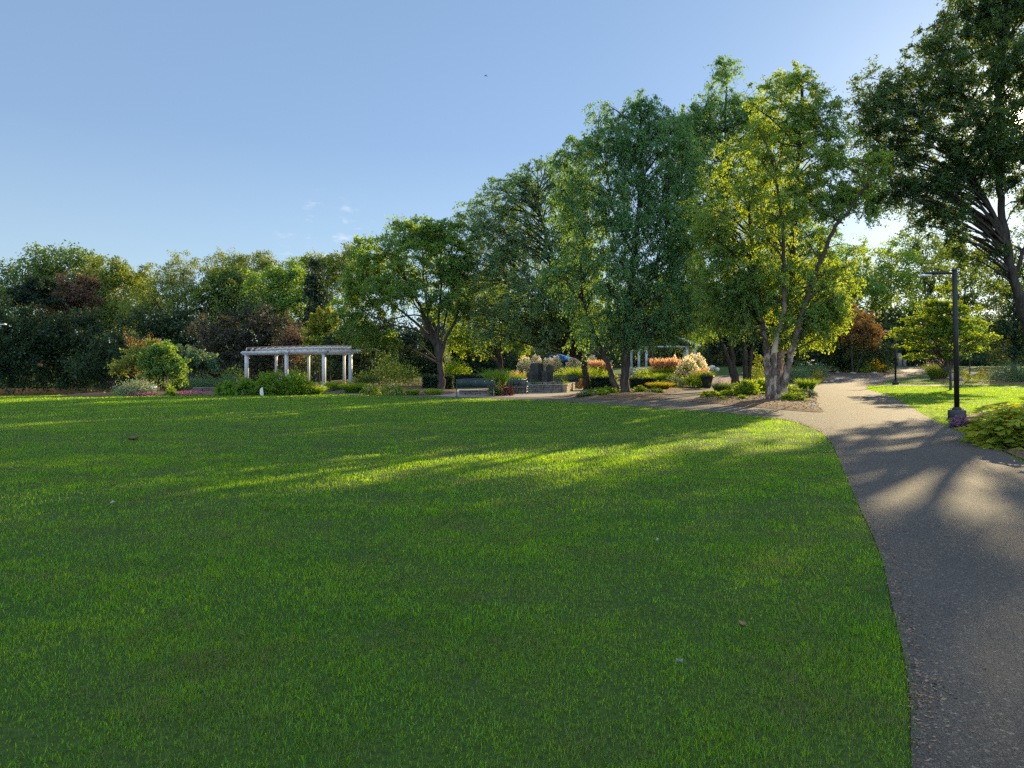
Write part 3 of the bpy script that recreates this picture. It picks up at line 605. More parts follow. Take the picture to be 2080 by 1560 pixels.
# --- wood behind the lawn, west to east
def bgt(name, label, Y, trunk, blobs, leaf, L=.34, n=14000, **kw):
    kw.setdefault('cs', (1.1, 2.0)); kw.setdefault('twig', False); kw.setdefault('K', 8)
    kw.setdefault('group', 'trees of the wood behind the lawn')
    tree(name, label, Y, trunk, blobs, leaf, L, n, **kw)
def one(px, top, r=.3, base=785, lean=0): return [(r, r*.25, [(px, base), (px+lean*.3, base*.6+top*.4), (px+lean, top)])]
bgt('poplar_tree', 'large round-topped tree at the far west end of the wood, its top catching the sun', 104, one(100, 560, .5),
    [(90, 555, 75, 48), (155, 565, 62, 52), (45, 600, 58, 52), (110, 620, 95, 60), (185, 585, 32, 40), (10, 640, 45, 60), (140, 530, 60, 26)], 'mid', .42, 22000)
bgt('pine_tree', 'pine with bare orange-lit trunk and flat dark crown in front of the largest round-topped tree', 84, [(.28, .1, [(82, 785), (82, 690), (80, 640), (76, 590)])],
    [(60, 596, 34, 12), (80, 578, 26, 13), (42, 612, 22, 9), (90, 606, 26, 9), (66, 583, 30, 12)], 'needle', .3, 8000, bark=M_PINEB, flat=.35, cs=(.7, 1.2))
bgt('red_leaved_tree', 'reddish-brown leaved tree standing out between two green trees', 88, one(150, 620, .25), [(152, 588, 36, 30), (140, 618, 40, 34), (165, 612, 30, 30)], 'brown', .32, 9000)
bgt('yellow_green_tree', 'light yellow-green tree next to the reddish-brown one', 99, one(215, 600, .3), [(218, 560, 36, 36), (242, 596, 46, 42), (205, 610, 46, 46), (250, 555, 16, 20)], 'yell', .36, 14000)
bgt('narrow_tree', 'narrow pointed yellow-green treetop at the dip in the wood skyline', 110, one(290, 590, .3), [(290, 560, 16, 24), (285, 590, 26, 30), (296, 640, 45, 40)], 'yell', .36, 9000)
bgt('willow_tree', 'airy feathery tree whose dark limbs show through its thin crown', 90, [(.3, .08, [(370, 785), (372, 700), (380, 640), (372, 560)]), (.2, .06, [(374, 690), (410, 640), (430, 590)]), (.2, .06, [(371, 700), (340, 650), (315, 610)])],
    [(372, 540, 44, 26), (405, 585, 66, 42), (338, 600, 48, 38), (305, 640, 48, 48), (395, 640, 62, 46), (350, 560, 30, 26)], 'yell', .22, 26000, droop=.8, hang=.6, cs=(.9, 1.6), twig=True)
bgt('willow_tree', 'pale feathery tree with a wide flat top beyond the dense green ones', 106, [(.3, .08, [(500, 785), (500, 660), (495, 560)]), (.2, .06, [(500, 680), (545, 600), (560, 540)])],
    [(455, 535, 40, 26), (500, 530, 52, 22), (548, 532, 46, 20), (575, 560, 52, 34), (470, 565, 50, 40), (530, 570, 60, 36)], 'yell', .26, 20000, droop=.6, hang=.5, twig=True)
bgt('oak_tree', 'dense mid-green tree above the dark shrubs west of the pergola', 92, one(480, 600, .4), [(458, 605, 50, 48), (500, 625, 52, 50), (430, 640, 46, 44), (470, 570, 36, 24)], 'mid', .36, 17000)
bgt('oak_tree', 'dense green tree above the pergola with a pale upper edge', 90, one(570, 600, .4), [(560, 590, 48, 44), (600, 600, 44, 44), (545, 640, 52, 44), (610, 640, 46, 40), (590, 560, 30, 22)], 'elm', .34, 17000)
bgt('spruce_tree', 'dark spire-shaped spruce rising behind the golden arborvitae', 80, one(642, 530, .3, lean=-2), [(641, 545, 9, 22), (641, 575, 16, 22), (642, 605, 24, 24), (643, 640, 32, 28), (645, 675, 38, 28)], 'needle', .26, 12000, cs=(.6, 1.0), up=-.2, droop=.4)
bgt('ash_tree', 'yellow-green treetop between the spruce and the dome-shaped tree', 108, one(665, 560, .3), [(655, 538, 38, 24), (690, 560, 40, 34), (625, 540, 26, 22), (715, 540, 26, 36), (690, 610, 46, 50)], 'yell', .34, 15000)
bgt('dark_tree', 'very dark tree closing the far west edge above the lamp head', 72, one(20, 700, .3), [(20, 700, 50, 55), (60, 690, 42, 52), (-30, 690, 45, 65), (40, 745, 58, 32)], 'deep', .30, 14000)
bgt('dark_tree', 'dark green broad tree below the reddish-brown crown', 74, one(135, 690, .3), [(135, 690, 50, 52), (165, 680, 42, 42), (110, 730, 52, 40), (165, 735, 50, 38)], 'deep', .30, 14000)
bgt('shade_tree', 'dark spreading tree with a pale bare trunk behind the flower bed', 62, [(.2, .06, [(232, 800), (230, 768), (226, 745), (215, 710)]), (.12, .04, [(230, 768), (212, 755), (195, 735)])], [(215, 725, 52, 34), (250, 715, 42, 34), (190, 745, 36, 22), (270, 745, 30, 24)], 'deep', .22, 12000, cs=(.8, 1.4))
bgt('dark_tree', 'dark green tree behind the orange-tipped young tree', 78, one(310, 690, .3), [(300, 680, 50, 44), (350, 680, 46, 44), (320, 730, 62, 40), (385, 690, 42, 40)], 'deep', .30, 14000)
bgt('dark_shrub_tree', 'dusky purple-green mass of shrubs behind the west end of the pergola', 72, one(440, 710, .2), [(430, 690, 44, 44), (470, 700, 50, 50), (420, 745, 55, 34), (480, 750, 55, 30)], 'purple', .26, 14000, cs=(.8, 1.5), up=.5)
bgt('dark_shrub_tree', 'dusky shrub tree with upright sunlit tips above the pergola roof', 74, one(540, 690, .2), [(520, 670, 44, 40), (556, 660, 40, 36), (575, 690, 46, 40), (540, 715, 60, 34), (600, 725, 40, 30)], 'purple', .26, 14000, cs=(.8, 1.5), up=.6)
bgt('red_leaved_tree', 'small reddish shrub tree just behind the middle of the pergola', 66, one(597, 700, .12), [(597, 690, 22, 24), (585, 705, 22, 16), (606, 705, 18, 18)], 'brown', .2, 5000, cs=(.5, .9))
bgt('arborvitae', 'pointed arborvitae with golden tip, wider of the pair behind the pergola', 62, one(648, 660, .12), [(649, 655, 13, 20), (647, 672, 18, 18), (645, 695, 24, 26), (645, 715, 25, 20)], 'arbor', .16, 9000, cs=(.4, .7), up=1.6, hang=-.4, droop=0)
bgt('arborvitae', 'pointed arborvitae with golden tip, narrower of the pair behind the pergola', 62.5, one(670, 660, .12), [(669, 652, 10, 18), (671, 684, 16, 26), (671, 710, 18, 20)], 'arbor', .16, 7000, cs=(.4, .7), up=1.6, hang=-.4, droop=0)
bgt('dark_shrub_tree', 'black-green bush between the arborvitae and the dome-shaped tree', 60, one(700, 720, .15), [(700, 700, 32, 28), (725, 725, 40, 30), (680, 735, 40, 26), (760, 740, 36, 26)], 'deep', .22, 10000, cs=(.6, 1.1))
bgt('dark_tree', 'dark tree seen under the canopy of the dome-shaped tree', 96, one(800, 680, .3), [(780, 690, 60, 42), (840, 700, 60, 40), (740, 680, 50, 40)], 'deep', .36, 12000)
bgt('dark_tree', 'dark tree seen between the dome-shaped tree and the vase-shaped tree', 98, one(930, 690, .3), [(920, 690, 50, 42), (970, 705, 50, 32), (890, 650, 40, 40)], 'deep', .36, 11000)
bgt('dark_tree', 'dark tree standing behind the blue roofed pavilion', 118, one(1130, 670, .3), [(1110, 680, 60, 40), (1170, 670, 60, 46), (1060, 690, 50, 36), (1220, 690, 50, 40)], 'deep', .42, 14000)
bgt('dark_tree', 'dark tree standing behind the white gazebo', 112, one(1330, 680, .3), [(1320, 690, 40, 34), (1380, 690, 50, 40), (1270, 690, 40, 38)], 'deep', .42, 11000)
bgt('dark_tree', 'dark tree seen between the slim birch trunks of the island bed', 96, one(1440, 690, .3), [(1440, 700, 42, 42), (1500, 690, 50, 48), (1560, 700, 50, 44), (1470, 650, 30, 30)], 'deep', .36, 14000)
bgt('dark_tree', 'mid-green tree filling the gap east of the orange-lit pine trunk', 96, one(225, 640, .3), [(215, 650, 46, 44), (250, 650, 46, 44), (185, 640, 40, 40), (110, 660, 50, 40)], 'mid', .36, 13000)
for lab, Y, px, blobs, lf in (
    ('tall backlit tree beyond the path bend, over the rust-orange crown', 140, 1700, [(1700, 550, 50, 44), (1730, 600, 50, 40), (1660, 620, 46, 50), (1700, 660, 50, 36)], 'elm'),
    ('backlit tree with many sky gaps over the far lamp post', 145, 1810, [(1800, 540, 50, 46), (1765, 590, 44, 44), (1830, 610, 50, 48), (1790, 660, 50, 40)], 'birch_light'),
    ('dark tall tree at the vanishing end of the path', 150, 1880, [(1870, 525, 54, 46), (1900, 600, 46, 46), (1860, 670, 50, 36), (1900, 700, 44, 30)], 'black'),
    ('dark tree behind the nearer lamp post and the slender young tree', 122, 1960, [(1950, 530, 50, 46), (1995, 590, 48, 50), (1940, 650, 44, 44), (1990, 690, 50, 40)], 'black'),
    ('dark tree at the east edge behind the blue-green shrubs', 80, 2060, [(2050, 620, 46, 44), (2090, 660, 50, 50), (2040, 690, 50, 40), (2120, 620, 44, 56)], 'deep'),
    ('dark low tree filling the gap behind the far lamp post', 98, 1800, [(1800, 700, 46, 30), (1850, 715, 40, 24), (1760, 715, 40, 26)], 'deep'),
    ('dark tree standing behind the sunlit birch clump', 94, 1600, [(1600, 690, 50, 44), (1630, 660, 40, 36), (1560, 660, 40, 36)], 'deep')):
    bgt('tall_tree', lab, Y, one(px, blobs[0][1], .35, 760), blobs, lf, .0036*Y, 16000, cs=(.012*Y, .02*Y))
def woodland():
    rng = np.random.default_rng(11); n = 90000
    x = rng.uniform(-190, 190, n); y = 128+rng.uniform(0, 26, n)+.0009*x*x
    top = 8.5+2.5*np.sin(x*.11)+1.6*np.sin(x*.31+1)+1.2*np.sin(x*.73+2)
    z = H(x, y)+top*rng.random(n)**.8
    lv = Leaves(); p = np.stack([x, y, z], 1); p += rng.normal(size=p.shape)*.5
    lv.add(p, rng.normal(size=p.shape), 1.0*rng.uniform(.6, 1.2, n), .7, .4+.3*np.sin(x*.4)+rng.normal(0, .2, n), rng)
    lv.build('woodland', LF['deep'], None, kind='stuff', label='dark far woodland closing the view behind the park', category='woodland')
woodland()
def tips(label, spots):
    rng = np.random.default_rng(6); T = [o for o in bpy.data.objects if o.get('label') == label][0]; o = np.array(T.location); lv = Leaves()
    for px, top, bot, wd, Y in spots:
        a, b = P(px, bot, Y), P(px, top, Y); t = rng.random(500)[:, None]; sp = wd/F*Y*(1.05-t)
        lv.add(a+(b-a)*t+rng.normal(size=(500, 3))*sp*.5-o, rng.normal(size=(500, 3))*.4+[0, 0, 1.2], .2, .11, rng.normal(.6, .25, 500), rng)
    lv.build('tips', LF['gold'], T)
tips('pointed arborvitae with golden tip, wider of the pair behind the pergola', [(648, 626, 660, 13, 61.5), (634, 640, 668, 9, 61.5)])
tips('pointed arborvitae with golden tip, narrower of the pair behind the pergola', [(669, 622, 660, 12, 62), (682, 636, 662, 7, 62)])
def undergrowth():
    rng = np.random.default_rng(12); n = 60000
    x = rng.uniform(-105, 95, n); y = np.where(x < -30, 104, np.where(x < -20, 84, 100))+rng.uniform(-3, 5, n)+np.where(x > 20, 6, 0)
    keep = ~((x > 42) & (x < 70)); x, y = x[keep], y[keep]; n = len(x)
    z = H(x, y)+(3.0+1.0*np.sin(x*.5)+.7*np.sin(x*1.3))*rng.random(n)**.9
    lv = Leaves(); lv.add(np.stack([x, y, z], 1), rng.normal(size=(n, 3)), .5*rng.uniform(.6, 1.2, n), .33, .35+.3*np.sin(x*.9)+rng.normal(0, .2, n), rng)
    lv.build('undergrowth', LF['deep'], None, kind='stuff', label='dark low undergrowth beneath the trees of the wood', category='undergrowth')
undergrowth()
# ------------------------------------------------------------------ plants of the beds
def ground_at(px, bot, Y=None):
    if Y is None: return G(px, bot)
    return np.array([(px-CX)/F*Y, Y])
def plant(name, label, cat, px, top, bot, w, leaf, n, L, style='bush', Y=None, flowers=None, group=None, W=.55, depth=.8, up=.3, stemmat=None):
    """one plant: px centre column, rows of its top and its foot, width in photo pixels; Y given when the foot is hidden"""
    rng = np.random.default_rng(hash_(label)+5)
    x, y = ground_at(px, bot, Y); g = gz(x, y); w = w*(1.25 if style in ('grass', 'hosta', 'mat') else 1.1); n = int(n*1.35); rx = w/2*y/F; h = max(.12, (EYE-(top-HY)/F*y)-g); o = np.array([x, y, g])
    T = thing(name, label, cat, o, 0, group); T['kind'] = 'thing'; lv = Leaves(); ry = rx*depth
    tip = None
    if style == 'bush' or style == 'mop':
        k = max(12, int(n/22)); u = ball(k, rng); u[:, 2] = np.abs(u[:, 2]); r = rng.random(k)**(1/3.2)
        lump = 1+.16*np.sin(u[:, 0]*4+rng.uniform(0, 6))*np.sin(u[:, 1]*5+rng.uniform(0, 6))+rng.normal(0, .07, k)
        c = u*(r*lump)[:, None]*[rx, ry, h*.92]; c[:, 2] = c[:, 2]*.92+.06*h
        s = .16*max(rx, h*.6)
        pos = np.repeat(c, 22, 0)+rng.normal(size=(k*22, 3))*s; pos[:, 2] = np.clip(pos[:, 2], .02, None)
        d = np.repeat(u, 22, 0)*.8+rng.normal(size=pos.shape)*.7+[0, 0, up]
        lv.add(pos, d, L*rng.uniform(.6, 1.25, len(pos)), L*W, np.repeat(rng.uniform(.15, .75, k), 22)+rng.normal(0, .2, len(pos)), rng, side=rng.normal(size=pos.shape)*.8+np.array([0, 0, 1.]))
        tip = lambda m: (lambda v: (v*[rx, ry, h]*rng.uniform(.92, 1.06, (m, 1)), v))((lambda q: np.concatenate([q[:, :2], np.abs(q[:, 2:])], 1))(ball(m, rng)))
    elif style == 'mat':      # low leafy cover over an oval patch
        a = rng.uniform(0, 2*np.pi, n); r = np.sqrt(rng.random(n))*(1+.2*np.sin(a*3+px)); b = np.stack([np.cos(a)*r*rx, np.sin(a)*r*ry, h*(1-.55*r*r)*rng.random(n)**.6*(.75+.3*np.sin(a*5+r*9))], 1)
        lv.add(b, rng.normal(size=(n, 3))+[0, 0, .5], L*rng.uniform(.6, 1.2, n), L*W, rng.normal(.45, .28, n), rng, side=rng.normal(size=(n, 3))*.7+np.array([0, 0, 1.]))
        tip = lambda m: (lambda a2, r2: (np.stack([np.cos(a2)*r2*rx, np.sin(a2)*r2*ry, h*(1.02-.5*r2*r2)], 1), np.tile([0, 0, 1.], (m, 1))))(rng.uniform(0, 6.3, m), np.sqrt(rng.random(m)))
    elif style == 'hosta':    # rosettes of broad arching leaves
        nr = max(3, int(n/16)); a = rng.uniform(0, 2*np.pi, nr); r = np.sqrt(rng.random(nr)); c = np.stack([np.cos(a)*r*rx*.85, np.sin(a)*r*ry*.85, 0*a], 1)
        cc = np.repeat(c, 16, 0); m = len(cc); th = rng.uniform(0, 6.3, m); el = rng.uniform(.25, 1.35, m)
        d = np.stack([np.cos(th)*np.cos(el), np.sin(th)*np.cos(el), np.sin(el)], 1); hh = 1.15*h*rng.uniform(.6, 1.05, m)*np.repeat(1-.45*r*r, 16)
        base = cc+d*[1, 1, 0]*L*.35; base[:, 2] = hh*np.sin(el)
        lv.add(base, d*[1, 1, .25]-[0, 0, .12], L*rng.uniform(.7, 1.15, m), L*.62, rng.normal(.5, .25, m), rng, fold=-.12, side=np.tile([0, 0, 1.], (m, 1))+rng.normal(size=(m, 3))*.3)
        tip = lambda m2: (np.concatenate([rng.uniform(-1, 1, (m2, 2))*[rx*.7, ry*.7], np.full((m2, 1), h)], 1), np.tile([0, 0, 1.], (m2, 1)))
    elif style == 'grass':
        a = rng.uniform(0, 2*np.pi, n); r = np.sqrt(rng.random(n)); b = np.stack([np.cos(a)*r*rx*.62, np.sin(a)*r*ry*.62, 0*a], 1)
        d = np.stack([np.cos(a)*r*rx*.55, np.sin(a)*r*ry*.55, np.full(n, h)], 1)+rng.normal(size=(n, 3))*[.12*h, .12*h, 0]
        lv.strips(b, d, h*rng.uniform(.75, 1.32, n), L, .45, rng.normal(.45, .28, n), rng)
        tip = lambda m: (lambda a2, r2: (np.stack([np.cos(a2)*r2*rx*.95, np.sin(a2)*r2*ry*.95, h*rng.uniform(.72, 1.0, m)], 1), np.stack([np.cos(a2)*r2*.25, np.sin(a2)*r2*.25, np.ones(m)], 1)))(rng.uniform(0, 6.3, m), np.sqrt(rng.random(m)))
    elif style == 'column':
        k = max(8, int(n/20)); t = rng.random(k); a = rng.uniform(0, 6.3, k); rr = np.sqrt(rng.random(k))
        prof = np.clip(np.minimum(1, (1.02-t)*1.8), 0, 1); c = np.stack([np.cos(a)*rr*rx*prof, np.sin(a)*rr*ry*prof, t*h], 1)
        pos = np.repeat(c, 20, 0)+rng.normal(size=(k*20, 3))*.16*rx; pos[:, 2] = np.clip(pos[:, 2], .02, h*1.02)
        lv.add(pos, rng.normal(size=pos.shape)*.5+[0, 0, up+.6], L*rng.uniform(.6, 1.2, len(pos)), L*W, np.repeat(rng.uniform(.2, .7, k), 20)+rng.normal(0, .2, len(pos)), rng)
        tip = lambda m: (lambda a2, t2: (np.stack([np.cos(a2)*rx, np.sin(a2)*ry, t2*h], 1), np.tile([0, 0, 1.], (m, 1))))(rng.uniform(0, 6.3, m), rng.random(m))
    lv.build('foliage', LF[leaf], T, None)
    if flowers:
        fm, fn, fl, kind = flowers; f = Leaves(); p, v = tip(fn)
        if kind == 'panicle':     # cone-shaped heads crowding the upper half
            keep = v[:, 2] > .12; p, v = p[keep], v[keep]; q = np.repeat(p, 16, 0); dv = np.repeat(unit(v*.6+[0, 0, .7]), 16, 0); t = rng.random(len(q))[:, None]
            pos = q+dv*fl*t*1.3+rng.normal(size=q.shape)*fl*.26*(1.15-t)
            f.add(pos, rng.normal(size=pos.shape), fl*.42*rng.uniform(.7, 1.2, len(pos)), fl*.36, rng.normal(.5, .25, len(pos)), rng)
        elif kind == 'plume':     # upright feathery spikes
            q = np.repeat(p, 9, 0); dv = np.repeat(unit(v+rng.normal(size=v.shape)*.08), 9, 0); t = rng.random(len(q))[:, None]
            pos = q+dv*fl*t*rng.uniform(.8, 1.1); f.add(pos, dv+rng.normal(size=pos.shape)*.22, fl*.34, fl*.055, rng.normal(.5, .25, len(pos)), rng)
        else:                     # open blossoms
            q = np.repeat(p, 5, 0); pos = q+rng.normal(size=q.shape)*fl*.4; f.add(pos, rng.normal(size=pos.shape)+[0, 0, .6], fl, fl*.8, rng.normal(.5, .25, len(pos)), rng)
        f.build({'panicle': 'blooms', 'plume': 'plumes'}.get(kind, 'flowers'), LF[fm], T, kind='stuff')
    return T

# clipped hedges, west to east
def hedge(label, px0, px1, top, bot, Y, depth=.9, leaf='deep', n=9000):
    rng = np.random.default_rng(hash_(label)); x0, x1 = (px0-CX)/F*Y, (px1-CX)/F*Y; g = gz((x0+x1)/2, Y); h = EYE-(top-HY)/F*Y-g
    o = np.array([(x0+x1)/2, Y, g]); T = thing('hedge', label, 'hedge', o, 0, 'clipped hedges of the garden')
    hx = (x1-x0)/2; p = rng.uniform(-1, 1, (n, 3))*[hx, depth/2, .5*h]+[0, 0, .5*h]
    f = rng.integers(0, 4, n); p[f == 0, 2] = h; p[f == 1, 1] = -depth/2; p[f == 2, 1] = -depth/2+.05; p += rng.normal(size=p.shape)*.04
    p[:, 2] = np.clip(p[:, 2], .02, None)
    Leaves().add(p, rng.normal(size=p.shape), .085*rng.uniform(.7, 1.2, n), .055, rng.normal(.45, .25, n), rng).build('foliage', LF[leaf], T)
    MB().box((0, 0, h*.47), (hx*2-.12, depth-.16, h*.9)).build('inner_twigs', M_BARK, T)
hedge('clipped dark hedge block at the foot of the dome-shaped tree', 860, 921, 765, 791, 44)
hedge('long low clipped hedge running behind the nearest metal bench', 915, 1008, 763, 785, 47)
hedge('clipped dark hedge between the straight dark trunk and the leaning birch', 1200, 1250, 768, 792, 43)
hedge('clipped dark hedge east of the tall two-trunked birch', 1280, 1330, 770, 792, 44)

# hydrangeas
for lab, px, top, w, Y in (
    ('cream hydrangea at the west end of the row behind the standing stones', 1066, 731, 30, 58), ('cream hydrangea rising highest directly behind the tallest standing stone', 1089, 729, 28, 60),
    ('cream hydrangea just right of the tallest standing stone', 1114, 733, 22, 59), ('cream hydrangea between the black stone and the patch of lawn', 1129, 732, 20, 57),
    ('cream hydrangea in front of the blue pavilion, left of the dark trunk', 1165, 729, 28, 58), ('cream hydrangea mostly hidden behind the straight dark trunk', 1203, 730, 26, 62)):
    plant('hydrangea', lab, 'hydrangea', px, top-1, 0, w, 'mid', 1500, .12, 'bush', Y=Y, flowers=('cream', 190, .24, 'panicle'), group='cream hydrangeas behind the standing stones')
plant('hydrangea', 'peach-tinted hydrangea, taller rear one of the pair by the multi-stemmed tree', 'hydrangea', 1410, 724, 0, 50, 'mid', 2600, .13, 'bush', Y=58, flowers=('cream', 260, .24, 'panicle'), group='hydrangeas by the multi-stemmed tree')
plant('hydrangea', 'peach-tinted hydrangea, lower front one of the pair by the multi-stemmed tree', 'hydrangea', 1398, 733, 0, 44, 'mid', 2400, .12, 'bush', Y=53, flowers=('cream', 230, .22, 'panicle'), group='hydrangeas by the multi-stemmed tree')
plant('hydrangea', 'small hydrangea between the stems of the multi-stemmed tree', 'hydrangea', 1374, 728, 0, 26, 'mid', 1400, .12, 'bush', Y=60, flowers=('cream', 80, .2, 'panicle'), group='hydrangeas by the multi-stemmed tree')
# feather reed grasses with orange plumes
for lab, px, top, w, Y in (
    ('orange feather reed grass right beside the straight dark trunk', 1200, 735, 22, 52), ('orange feather reed grass in the middle of the clump by the pavilion', 1213, 734, 22, 52.5), ('orange feather reed grass at the outer end of the clump by the pavilion', 1226, 737, 20, 52),
    ('orange feather reed grass nearest the white gazebo post', 1338, 728, 24, 54), ('orange feather reed grass second from the gazebo', 1353, 727, 24, 54.6), ('orange feather reed grass touching the stems of the multi-stemmed tree', 1367, 725, 22, 55)):
    plant('feather_grass', lab, 'ornamental grass', px, top+16, 0, w, 'fresh', 500, .016, 'grass', Y=Y, flowers=('plume', 170, .62, 'plume'), group='orange feather reed grasses')

